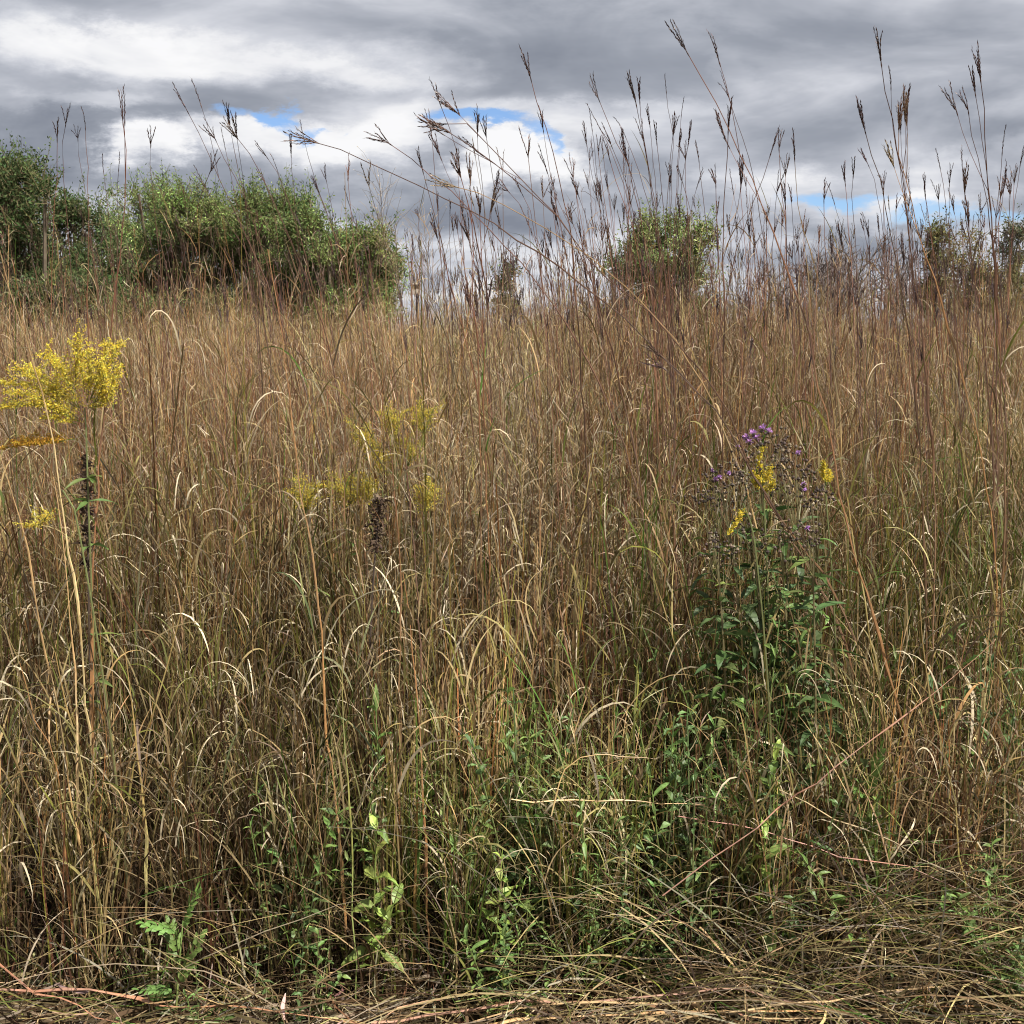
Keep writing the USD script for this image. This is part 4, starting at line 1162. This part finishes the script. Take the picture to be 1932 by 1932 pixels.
def ironweed(label, stem, d, heads, flowers, seed, leaves=34):
    r = np.random.default_rng(seed)
    S = to_ground([at(*p, d) for p in stem])
    base = np.array(S[0])
    o = thing("ironweed", label, "wildflower", base)
    P = spline(np.array(S) - base, 26)
    Bits().add(*tubes(P[None], np.linspace(.004, .002, 26)[None], (.16, .12, .05), (.13, .11, .05), sides=5)).build("stem", M_STEM, o)
    b, hb = Bits(), Bits()
    top = P[-1]
    for px, py in heads:
        c = at(px, py, d + r.normal(0, .05)) - base
        j = P[int(r.uniform(.82, .99) * 25)]
        Q = spline([j, (j + c) / 2 + [0, 0, -.01], c], 6)
        b.add(*tubes(Q[None], np.linspace(.0011, .0007, 6)[None], (.14, .13, .05), (.13, .10, .05)))
        for _ in range(r.integers(3, 7)):
            hb.add(*knob(r, c + r.normal(0, .011, 3), r.uniform(.0032, .0055)), pick(1, [(2, (.045, .028, .02)), (1, (.10, .07, .045)), (.6, (.16, .12, .075))], .2, r)[0])
    b.build("flower_stalks", M_STEM, o)
    tag(hb.build("spent_heads", M_STEM, o), kind="stuff")
    for px, py, s in flowers:
        c = at(px, py, d - .03) - base
        fl = tuft_flower(r, c, .010 * s, (.44, .24, .50)).build("flower_head", M_FLOWER, o)
        kb = Bits()
        kb.add(*knob(r, c + [0, 0, -.004], .0036), (.05, .03, .025))
        kb.build("flower_base", M_STEM, fl)
    for i in range(leaves):
        q = .22 + .72 * (i + .5) / leaves
        p0 = P[int(q * 25)]
        L = r.uniform(.065, .12) * (1.15 - .5 * abs(q - .5))
        v, f = leaf_shape(r, L, L * .24, r.uniform(.3, .9), r.uniform(.1, .4), .06, 7)
        v = turn(v, i * 2.4 + r.normal(0, .2), r.uniform(.0, .7), r.normal(0, .3)) + p0
        Bits().add(v, f, pick(1, [(3, DEEP), (2, MIDGREEN), (.5, YGREEN)], .22, r)[0]).build("leaf", M_LEAF, o)


_r = np.random.default_rng(4)
ironweed("ironweed with the largest purple flower tufts at its top", [(1432, 850), (1440, 960), (1446, 1060)], 2.66,
         [(_r.uniform(1385, 1480), _r.uniform(808, 880)) for _ in range(18)], [(1408, 826, 1.2), (1420, 818, 1.3), (1414, 834, 1.0), (1440, 808, 1.2), (1450, 814, 1.0), (1428, 826, 1.0)], 1, 44)
ironweed("ironweed left of the largest purple tufts, mostly spent brown heads", [(1362, 930), (1378, 1010), (1388, 1090)], 2.62,
         [(_r.uniform(1325, 1400), _r.uniform(868, 940)) for _ in range(15)], [(1350, 905, .8), (1358, 900, .7), (1344, 888, .6), (1376, 893, .6), (1392, 843, .6)], 2, 40)
ironweed("ironweed right of the largest purple tufts with one purple flower", [(1500, 885), (1506, 980), (1506, 1080)], 2.7,
         [(_r.uniform(1462, 1545), _r.uniform(835, 910)) for _ in range(15)], [(1506, 855, .9)], 3, 44)
ironweed("ironweed with a purple flower half way down the right side of the clump", [(1530, 950), (1540, 1030), (1545, 1110)], 2.6,
         [(_r.uniform(1500, 1560), _r.uniform(900, 960)) for _ in range(12)], [(1516, 915, .8), (1519, 924, .6)], 4, 40)
ironweed("short ironweed in front of the clump's shade with a low purple flower", [(1524, 1020), (1534, 1100), (1536, 1160)], 2.52,
         [(_r.uniform(1480, 1545), _r.uniform(990, 1030)) for _ in range(8)], [(1524, 997, .75)], 5, 40)


for i, (px, py, d, lab) in enumerate([(1330, 950, 2.72, "leafy flowerless ironweed stem at the left side of the purple flower clump"), (1405, 905, 2.78, "leafy flowerless ironweed stem behind the yellow spike"),
                                      (1470, 920, 2.74, "leafy flowerless ironweed stem in the middle of the purple flower clump"), (1350, 1040, 2.56, "low leafy ironweed stem at the left foot of the purple flower clump"),
                                      (1470, 1020, 2.6, "low leafy ironweed stem in the middle foot of the purple flower clump"), (1420, 1010, 2.62, "low leafy ironweed stem under the yellow spike")]):
    ironweed(lab, [(px, py), (px + 8, py + 70), (px + 14, py + 160)], d, [(px + _r.normal(0, 22), py + _r.normal(-8, 16)) for _ in range(9)], [], 30 + i, 52)


# ------------------------------------------------------------------ dead dark flower stalks
def dead_stalk(label, pts, d, head_px, seed, w):
    r = np.random.default_rng(seed)
    S = to_ground([at(*p, d) for p in pts])
    base = np.array(S[0])
    o = thing("dead_flower_stalk", label, "dead plant", base)
    P = spline(np.array(S) - base, 24)
    Bits().add(*tubes(P[None], np.linspace(.004, .002, 24)[None], (.09, .06, .04), (.05, .035, .028), sides=5)).build("stem", M_STEM, o)
    for px, py in head_px:
        c = at(px, py, d + r.normal(0, .008)) - base
        b = Bits()
        for _ in range(18):
            b.add(*knob(r, c + r.normal(0, w, 3), r.uniform(.002, .0045)), pick(1, [(3, (.05, .034, .026)), (2, (.10, .07, .048))], .2, r)[0])
        n = 26
        Q, qh = strands(np.repeat(c[None], n, 0) + r.normal(0, w * .7, (n, 3)), r.uniform(.3, 1.6, n), r.random(n) * 2 * PI, r.uniform(.012, .035, n), r.uniform(.4, 2.2, n), 4, r=r)
        b.add(*ribbons(Q, qh, np.array([.003, .006, .005, .003, .0005])[None], r.normal(0, 1, (n, 1)), pick(n, [(2, (.06, .04, .03)), (1, (.16, .12, .08))], .2, r), (.10, .07, .05)))
        b.build("seed_head", M_BLADE, o)


dead_stalk("black dried flower stalk under the large goldenrod at the left", [(163, 862), (164, 930), (166, 1050), (168, 1180)], 2.62, [(164, 876), (163, 902), (165, 935), (161, 965), (163, 1000), (162, 1030), (164, 1060)], 1, .008)
dead_stalk("black dried prickly flower spike in mid meadow below the dull goldenrod patch", [(714, 938), (712, 1000), (705, 1080), (700, 1180)], 2.72, [(714, 944), (715, 960), (711, 978), (713, 996), (705, 1016), (708, 1036)], 2, .010)


# ------------------------------------------------------------------ fallen and lodged grass at the mown edge
def fallen(label, W, tone, thick, leaves, seed):
    stalk([np.asarray(w) for w in W], "none", label, None, leaves=leaves + 1, seed=800 + seed, thick=thick * (.66 if seed < 6 else .45), kink=.9, tone=tone, name="fallen_stalk", category="fallen stalk")


fallen("long reddish fallen stalk lying across the lower left corner", [on_z(-30, 1866, .06), on_z(190, 1870, .07), on_z(400, 1893, .06), on_z(560, 1914, .05), on_z(740, 1940, .03)], "pink", 1.6, 1, 1)
fallen("reddish fallen stalk meeting the long one in the lower left corner", [on_z(-30, 1800, .12), on_z(60, 1860, .10), on_z(150, 1900, .07), on_z(260, 1950, .03)], "pink", 1.3, 0, 2)
fallen("pink brown fallen stalk along the bottom edge, thickest of the bundle right of centre", [on_z(700, 1930, .03), on_z(900, 1903, .05), on_z(1050, 1888, .06), on_z(1250, 1880, .06), on_z(1500, 1884, .05), on_z(1760, 1892, .03)], "pink", 2.0, 1, 3)
fallen("brown fallen stalk under the thickest pink brown one along the bottom edge", [on_z(760, 1950, .02), on_z(1000, 1922, .04), on_z(1250, 1908, .04), on_z(1520, 1905, .03), on_z(1960, 1900, .02)], "orange", 1.6, 1, 4)
fallen("pale fallen stalk crossing the pink brown bundle near the bottom right", [on_z(1180, 1935, .03), on_z(1400, 1912, .05), on_z(1560, 1888, .07), on_z(1720, 1862, .09), on_z(1960, 1842, .08)], "straw", 1.4, 1, 5)
fallen("long pink stem leaning from the litter up to the right edge of the meadow", [at(1250, 1690, 2.27), at(1340, 1620, 2.28), at(1480, 1520, 2.3), at(1640, 1395, 2.33), at(1760, 1310, 2.36), at(1878, 1208, 2.4)], "pink", 1.5, 0, 6)
fallen("pale horizontal stem lying on the grass right of centre", [at(965, 1508, 2.34), at(1080, 1507, 2.34), at(1200, 1511, 2.35), at(1330, 1518, 2.36)], "straw", 1.4, 0, 7)
fallen("arched straw stem bending over the leafy plants at the lower centre", [at(1040, 1540, 2.3), at(1060, 1460, 2.32), at(1100, 1432, 2.33), at(1160, 1417, 2.34), at(1240, 1432, 2.36)], "straw", 1.5, 0, 8)
fallen("long lodged stem sloping down to the right edge in the lower right", [at(1470, 1490, 2.4), at(1560, 1535, 2.36), at(1700, 1600, 2.32), at(1830, 1650, 2.3), at(1960, 1700, 2.28)], "straw", 1.3, 1, 9)
fallen("red lodged stem sloping right among the arched grass at the lower right", [at(1280, 1540, 2.38), at(1400, 1560, 2.36), at(1560, 1600, 2.33), at(1700, 1640, 2.3), at(1850, 1690, 2.28), at(1960, 1750, 2.26)], "pink", 1.2, 0, 10)
fallen("curved orange stub bending up from the litter near the lower right corner", [on_z(1735, 1935, .0), at(1748, 1860, 2.2), at(1775, 1800, 2.2), at(1802, 1760, 2.2)], "orange", 1.6, 0, 11)
fallen("green fallen blade along the bottom edge just right of centre", [on_z(860, 1890, .04), on_z(950, 1878, .06), on_z(1080, 1874, .06), on_z(1200, 1880, .04)], "green", 1.4, 0, 12)


def make_litter():
    r = np.random.default_rng(15)
    # lodged stems arching out of the grass over the mown edge, thickest at the right
    n = 2600
    y = 2.24 + .75 * r.random(n) ** 1.5
    x = r.uniform(-1, 1, n) * (HALF * y * 1.05 + .1)
    keep = r.random(n) < np.clip(.30 + .8 * (x > .25), 0, 1)
    x, y = x[keep], y[keep]
    n = len(x)
    phi = np.where(r.random(n) < .55, r.normal(PI, .7, n), r.normal(-.2, .8, n))
    Q, qh = strands(np.column_stack([x, y, np.full(n, -.01)]), r.uniform(.25, 1.2, n), phi, r.uniform(.2, .85, n), r.uniform(.3, 1.3, n), 8, power=1.2, wob=.03, side=r.normal(0, .4, n), r=r)
    # a matted heap of it at the lower right
    m2 = 1500
    x2 = .22 + 1.15 * r.random(m2) ** .8
    y2 = 2.32 + .5 * r.random(m2)
    top = .38 * np.clip((x2 - .15) / .8, 0, 1) * np.clip((y2 - 2.22) / .3, 0, 1)
    Q2, q2 = strands(np.column_stack([x2, y2, top * r.random(m2)]), r.uniform(.5, 1.35, m2), np.where(r.random(m2) < .65, r.normal(PI * .95, .55, m2), r.normal(-.5, .8, m2)), r.uniform(.18, .6, m2), r.uniform(.3, 1.5, m2), 8, power=1.3, wob=.04, side=r.normal(0, .5, m2), r=r)
    mix2 = r.permutation(n + m2)
    Q, qh = np.concatenate([Q, Q2])[mix2], np.concatenate([qh, q2])[mix2]
    n += m2
    Q[..., 2] = np.maximum(Q[..., 2], .004 + .03 * r.random((n, 1)))
    c = pick(n, [(3, TAN), (2, GREY), (1.5, STRAW), (2, BROWN), (.8, OLIVE), (.4, GREEN)], r=r)
    tt = np.linspace(0, 1, 9)
    b = Bits()
    m = n // 2
    b.add(*ribbons(Q[:m], qh[:m], (1 - tt ** 3)[None] * r.uniform(.002, .0048, (m, 1)), r.normal(0, .7, (m, 1)) + r.normal(0, .8, (m, 1)) * tt[None], c[:m], c[:m]))
    b.add(*tubes(Q[m:], (1 - .6 * tt)[None] * r.uniform(.0009, .0018, (n - m, 1)), c[m:], c[m:]))
    tag(b.build("lodged_grass", M_BLADE), "grey tan bent grass lodged over the mown edge, thickest at the lower right", "grass", kind="stuff")
    # loose straw lying on the soil
    n = 5200
    y = 2.02 + 1.1 * r.random(n) ** 1.6
    x = r.uniform(-1, 1, n) * (HALF * y * 1.05 + .1)
    z = .004 + .065 * r.random(n) ** 1.7
    th = PI / 2 + r.normal(0, .12, n)
    phi = np.where(r.random(n) < .5, r.normal(0, .7, n), r.random(n) * 2 * PI)
    flat = r.random(n) < .22
    Q, qh = strands(np.column_stack([x, y, z]), th, phi, np.where(flat, r.uniform(.03, .11, n), r.uniform(.05, .30, n)), r.normal(0, .18, n), 4, wob=.04, side=r.normal(0, .6, n), r=r)
    Q[..., 2] = np.maximum(Q[..., 2], .002)
    c = pick(n, [(3, BROWN), (2.5, TAN), (2, GREY), (1, STRAW), (.6, RED), (.4, CREAM)], .3, r)
    b = Bits()
    b.add(*ribbons(Q, qh, np.array([.7, 1, 1, .8, .2])[None] * np.where(flat, r.uniform(.005, .010, n), r.uniform(.0012, .0042, n))[:, None], PI / 2 + r.normal(0, .8, (n, 1)), c, c))
    tag(b.build("straw_litter", M_BLADE), "loose brown straw and dead blades littering the mown edge", "litter", kind="stuff")


make_litter()


# ------------------------------------------------------------------ shrubs and trees beyond the field
def crown(r, lobes, n_cl, per, L, W, cols, sag=.2, cl_r=.13):
    """Leaves in clumps through the lobes' volume: (Bits, clump centres)."""
    w = np.array([l[3] * l[4] * l[5] for l in lobes]) ** .75
    k = r.choice(len(lobes), n_cl, p=w / w.sum())
    lb = np.array([l[:6] for l in lobes])[k]
    d = r.normal(0, 1, (n_cl, 3))
    d /= np.linalg.norm(d, axis=1, keepdims=True)
    d[:, 2] = np.where(d[:, 2] < -.5, -d[:, 2], d[:, 2])
    rad = r.uniform(.25, 1, n_cl) ** .45 * r.uniform(.9, 1.1, n_cl)
    rad = rad * (.62 + .8 * meshkit.fbm(d * 2.1 + k[:, None] * 5.3 + 20, 3, 4))
    C = lb[:, :3] + d * lb[:, 3:] * rad[:, None]
    C = C[meshkit.fbm(C * 1.7 + 30, 2, 8) > .40]
    C = C[C[:, 2] > .25]
    n_cl = len(C)
    tone = pick(n_cl, cols, .3, r)
    i = np.repeat(np.arange(n_cl), per)
    n = len(i)
    g = r.normal(0, 1, (n, 3)) * cl_r * r.uniform(.6, 1.3, (n_cl, 1))[i] * [1, 1, .9]
    # leaves sit along twigs that point out and up
    tw = r.normal(0, 1, (n_cl, 5, 3)) + [0, 0, .9]
    tw /= np.linalg.norm(tw, axis=2, keepdims=True)
    t = tw[i, r.integers(0, 5, n)]
    c = C[i] + t * (r.uniform(0, 2.0, n) * cl_r)[:, None] + g * .38
    u = t * .5 + r.normal(0, .7, (n, 3)) - [0, 0, sag]
    u /= np.linalg.norm(u, axis=1, keepdims=True)
    s = np.cross(u, r.normal(0, 1, (n, 3)))
    s /= np.linalg.norm(s, axis=1, keepdims=True)
    l_ = (L * r.uniform(.6, 1.25, n))[:, None]
    v = np.stack([c, c + u * l_ * .45 + s * W / 2, c + u * l_, c + u * l_ * .45 - s * W / 2], 1).reshape(-1, 3)
    j = np.arange(n) * 4
    f = np.concatenate([np.stack([j, j + 1, j + 2], 1), np.stack([j, j + 2, j + 3], 1)])
    col = np.clip(tone[i] * np.exp(r.normal(0, .22, (n, 1))), 0, 1)
    b = Bits().add(v, f, np.repeat(col, 4, axis=0))
    # upright sprigs break the outline
    top = C[np.argsort(-C[:, 2] - r.normal(0, .35, n_cl))[: n_cl // 4]]
    m = len(top)
    sd = r.normal(0, .35, (m, 3)) + [0, 0, 1]
    sd /= np.linalg.norm(sd, axis=1, keepdims=True)
    sl = r.uniform(.2, .62, (m, 1))
    b.add(*tubes(np.stack([top, top + sd * sl * .5, top + sd * sl], 1), np.array([[.005, .0035, .0015]]), (.15, .13, .06), (.16, .16, .06)))
    i = np.repeat(np.arange(m), 18)
    c = top[i] + sd[i] * sl[i] * r.uniform(.1, 1, (len(i), 1)) + r.normal(0, .022, (len(i), 3))
    u = sd[i] * .5 + r.normal(0, .6, (len(i), 3))
    u /= np.linalg.norm(u, axis=1, keepdims=True)
    s = np.cross(u, r.normal(0, 1, (len(i), 3)))
    s /= np.linalg.norm(s, axis=1, keepdims=True)
    v = np.stack([c, c + u * L * .4 + s * W * .45, c + u * L * .85, c + u * L * .4 - s * W * .45], 1).reshape(-1, 3)
    j = np.arange(len(i)) * 4
    b.add(v, np.concatenate([np.stack([j, j + 1, j + 2], 1), np.stack([j, j + 2, j + 3], 1)]), np.repeat(pick(len(i), cols, .25, r), 4, axis=0))
    return b, C, tw


def shrub(name, label, category, lobes_px, d, n_cl, per, cols, seed, L=.062, W=.022, cl_r=.13, depth=.8):
    r = np.random.default_rng(seed)
    k = d / 2025
    n_cl, per, lobes = int(n_cl * 1.7), int(per * .62), []
    for px, py, rx, ry in lobes_px:
        p = at(px, py, d + r.normal(0, .4))
        lobes.append((p[0], p[1], p[2], (rx - 8) * k, (rx - 8) * k * depth, (ry - 12) * k))
    x0 = np.mean([l[0] for l in lobes])
    base = np.array([x0, d, -.05])
    o = thing(name, label, category, base)
    b, C, tw = crown(r, lobes, n_cl, per, L, W, cols, cl_r=cl_r)
    b.build("crown", M_CROWN, o, origin=base)
    tb, lb = Bits(), Bits()
    stems = max(1, len(lobes))
    for i, l in enumerate(lobes):
        foot = np.array([l[0] * .55 + x0 * .45 + r.normal(0, .12), d + r.normal(0, .25), -.05])
        top = np.array([l[0], l[1], l[2] + l[5] * .3])
        S = spline([foot, foot * .45 + top * .55 + r.normal(0, .1, 3), top], 8)
        tb.add(*tubes(S[None], np.linspace(.05, .018, 8)[None], (.16, .125, .09), (.14, .11, .075), sides=6))
        mine = [c for c in C if np.abs((c - np.array(l[:3])) / np.array(l[3:])).max() < 1.1]
        for c in mine[::2]:
            q = S[r.integers(3, 8)]
            Q = spline([q, (q + c) / 2 + [0, 0, -.06], c], 5)
            lb.add(*tubes(Q[None], np.linspace(.014, .005, 5)[None], (.14, .11, .08), (.16, .12, .07)))
    E = np.repeat(C[:, None], 5, 1)
    lb.add(*tubes(np.stack([E.reshape(-1, 3), (E + tw * cl_r).reshape(-1, 3), (E + tw * cl_r * 2).reshape(-1, 3)], 1), np.array([[.006, .004, .002]]), (.15, .12, .07), (.16, .14, .06)))
    tb.build("trunk", M_BARK, o, origin=base)
    if lb.n:
        lb.build("limbs", M_BARK, o, origin=base)
    return o


G1 = [(3, (.13, .18, .06)), (2, (.17, .215, .07)), (1, (.21, .25, .09)), (1, (.075, .12, .045))]
G2 = [(3, (.06, .09, .036)), (2, (.085, .12, .045)), (1, (.12, .155, .065))]
G3 = [(2, (.20, .25, .09)), (2, (.15, .20, .07)), (1, (.25, .28, .12))]
G4 = [(2, (.15, .14, .06)), (2, (.20, .16, .07)), (1, (.10, .11, .05))]
shrub("dark_tree", "dark green tree cut by the left edge of the photo", "tree", [(30, 390, 70, 95), (-40, 430, 90, 120), (20, 490, 95, 90), (85, 380, 25, 40), (20, 570, 130, 70)], 15, 420, 80, G2, 1, L=.055, W=.024)
shrub("dark_shrub", "low dark green shrub between the left edge tree and the pale green shrub", "shrub", [(140, 450, 60, 68), (110, 510, 80, 70), (190, 500, 60, 60), (140, 580, 110, 60)], 16, 320, 80, G2, 2)
shrub("willow_shrub", "largest pale green willow-like shrub in the left half of the skyline", "shrub", [(270, 430, 85, 80), (360, 430, 70, 72), (225, 480, 60, 70), (320, 500, 140, 80), (420, 440, 50, 58), (300, 570, 190, 70), (262, 372, 18, 26), (310, 362, 22, 22), (345, 368, 16, 22)], 18, 700, 85, G1 + G3[:1], 3, L=.06, W=.018)
shrub("willow_shrub", "pale green shrub with a loose right side, second of the two willow-like shrubs", "shrub", [(500, 430, 70, 70), (555, 420, 40, 50), (470, 490, 80, 80), (570, 490, 55, 70), (530, 540, 90, 50), (510, 590, 130, 55), (585, 385, 16, 26), (470, 372, 18, 22)], 17, 520, 85, G1, 4, L=.06, W=.018)
shrub("green_shrub", "mid green rounded shrub at the right end of the left group", "shrub", [(690, 490, 55, 52), (618, 480, 38, 46), (575, 455, 50, 50), (600, 530, 60, 55), (640, 500, 50, 55), (720, 530, 42, 50), (660, 560, 90, 50), (660, 600, 95, 50), (745, 500, 14, 20), (705, 445, 16, 16)], 16, 380, 80, G1, 5)
shrub("round_tree", "round pale green tree right of centre behind the crowded stalks", "tree", [(1255, 460, 70, 58), (1200, 490, 45, 45), (1315, 480, 50, 50), (1250, 530, 100, 50), (1155, 510, 28, 28), (1240, 600, 120, 55)], 20, 420, 80, G3, 6, L=.07, W=.026)
shrub("small_tree", "small sparse tree in the gap left of the round tree", "tree", [(962, 520, 22, 18), (950, 545, 25, 18), (955, 590, 32, 30)], 24, 48, 40, G4 + G2, 7, L=.08, W=.03)
shrub("olive_tree", "small olive brown tree left of the larger one at the right edge", "tree", [(1770, 455, 32, 26), (1765, 500, 30, 30), (1770, 570, 45, 50)], 24, 90, 50, G4, 8, L=.08, W=.03)
shrub("olive_tree", "larger olive brown tree near the right edge behind tall stalks", "tree", [(1845, 460, 48, 36), (1835, 510, 60, 45), (1870, 550, 70, 50), (1850, 600, 90, 50)], 22, 170, 55, G4, 9, L=.075, W=.028)
shrub("grey_green_tree", "grey green tree cut by the right edge of the photo", "tree", [(1920, 470, 40, 50), (1930, 530, 45, 60), (1930, 600, 60, 50)], 24, 110, 50, [(1, (.12, .14, .09)), (1, (.15, .13, .08))], 10, L=.075, W=.028)


def bare_tree(label, px, py, d, seed, spread=1.0):
    r = np.random.default_rng(seed)
    top = at(px, py, d)
    base = np.array([top[0], d, -.05])
    H = top[2] + .05
    o = thing("bare_tree", label, "tree", base, group="bare trees at the right")
    tb, lb = Bits(), Bits()

    def grow(p, dirn, length, rad, level):
        n = 5
        pts = [p]
        for _ in range(n):
            dirn = dirn + r.normal(0, .13, 3) + [0, 0, .05]
            dirn /= np.linalg.norm(dirn)
            pts.append(pts[-1] + dirn * length / n)
        pts = np.array(pts)
        (tb if level == 0 else lb).add(*tubes(pts[None], np.linspace(rad, rad * .55, n + 1)[None], (.15, .125, .11), (.17, .14, .13), sides=4 if level < 2 else 3))
        if level == 4:
            return
        for _ in range([5, 4, 4, 4][level]):
            q = pts[r.integers(2, n + 1)]
            nd = dirn * .75 + r.normal(0, .55 * spread, 3) * [1, 1, .6]
            nd[2] = abs(nd[2])
            grow(q, nd / np.linalg.norm(nd), length * r.uniform(.5, .75), rad * .56, level + 1)
    for _ in range(2):
        grow(np.array([r.normal(0, .15), r.normal(0, .15), 0]), np.array([r.normal(0, .12), 0, 1.0]), H * .42, .085, 0)
    k = H / max(v[:, 2].max() for v in lb.v)
    for q in (tb, lb):
        q.v = [v * k for v in q.v]
    tb.build("trunk", M_BARK, o)
    lb.build("limbs", M_BARK, o)


for i, (px, py, d, lab) in enumerate([(1470, 470, 34, "leafless grey tree right of the round green tree, first of the bare row"), (1530, 445, 38, "leafless grey tree, second of the bare row from the left"),
                                      (1590, 440, 36, "leafless grey tree, in the middle of the bare row"), (1650, 430, 38, "leafless grey tree, tallest and fourth of the bare row"),
                                      (1715, 450, 36, "leafless grey tree, last of the bare row beside the small olive brown tree"), (1110, 530, 40, "low leafless grey tree left of the round green tree")]):
    bare_tree(lab, px, py, d, 20 + i)


# ------------------------------------------------------------------ nest box on its pole
def nest_box():
    import trimesh
    d = 16.0
    top = at(788, 520, d)
    base = np.array([top[0], d, 0.0])
    o = thing("nest_box", "pale wooden nest box on a grey pole right of the left shrubs", "nest box", base, rotz=.25)

    def bx(sx, sy, sz, x, y, z, rx=0.0):
        m = trimesh.creation.box([sx, sy, sz])
        if rx:
            m.apply_transform(trimesh.transformations.rotation_matrix(rx, [1, 0, 0]))
        m.apply_translation([x, y, z])
        return m

    def part(name, m, mat, parent):
        return usdkit.mesh(stage, numbered(str(parent.GetPath()), name), m, mat, smooth=30).GetPrim()

    zb = at(788, 556, d)[2]
    pole = trimesh.creation.cylinder(.019, top[2] + .3, sections=10)
    pole.apply_translation([0, .02, (top[2] - .3) / 2])
    part("pole", pole, M_WOOD, o)
    part("box_body", bx(.125, .12, .135, -.045, -.06, zb + .0675), M_WOOD, o)
    part("roof", bx(.155, .165, .016, -.045, -.07, zb + .150, .14), M_WOOD, o)
    hole = trimesh.creation.cylinder(.018, .006, sections=14)
    hole.apply_transform(trimesh.transformations.rotation_matrix(PI / 2, [1, 0, 0]))
    hole.apply_translation([-.06, -.122, zb + .095])
    part("entrance_hole", hole, M_DARK, o)


nest_box()
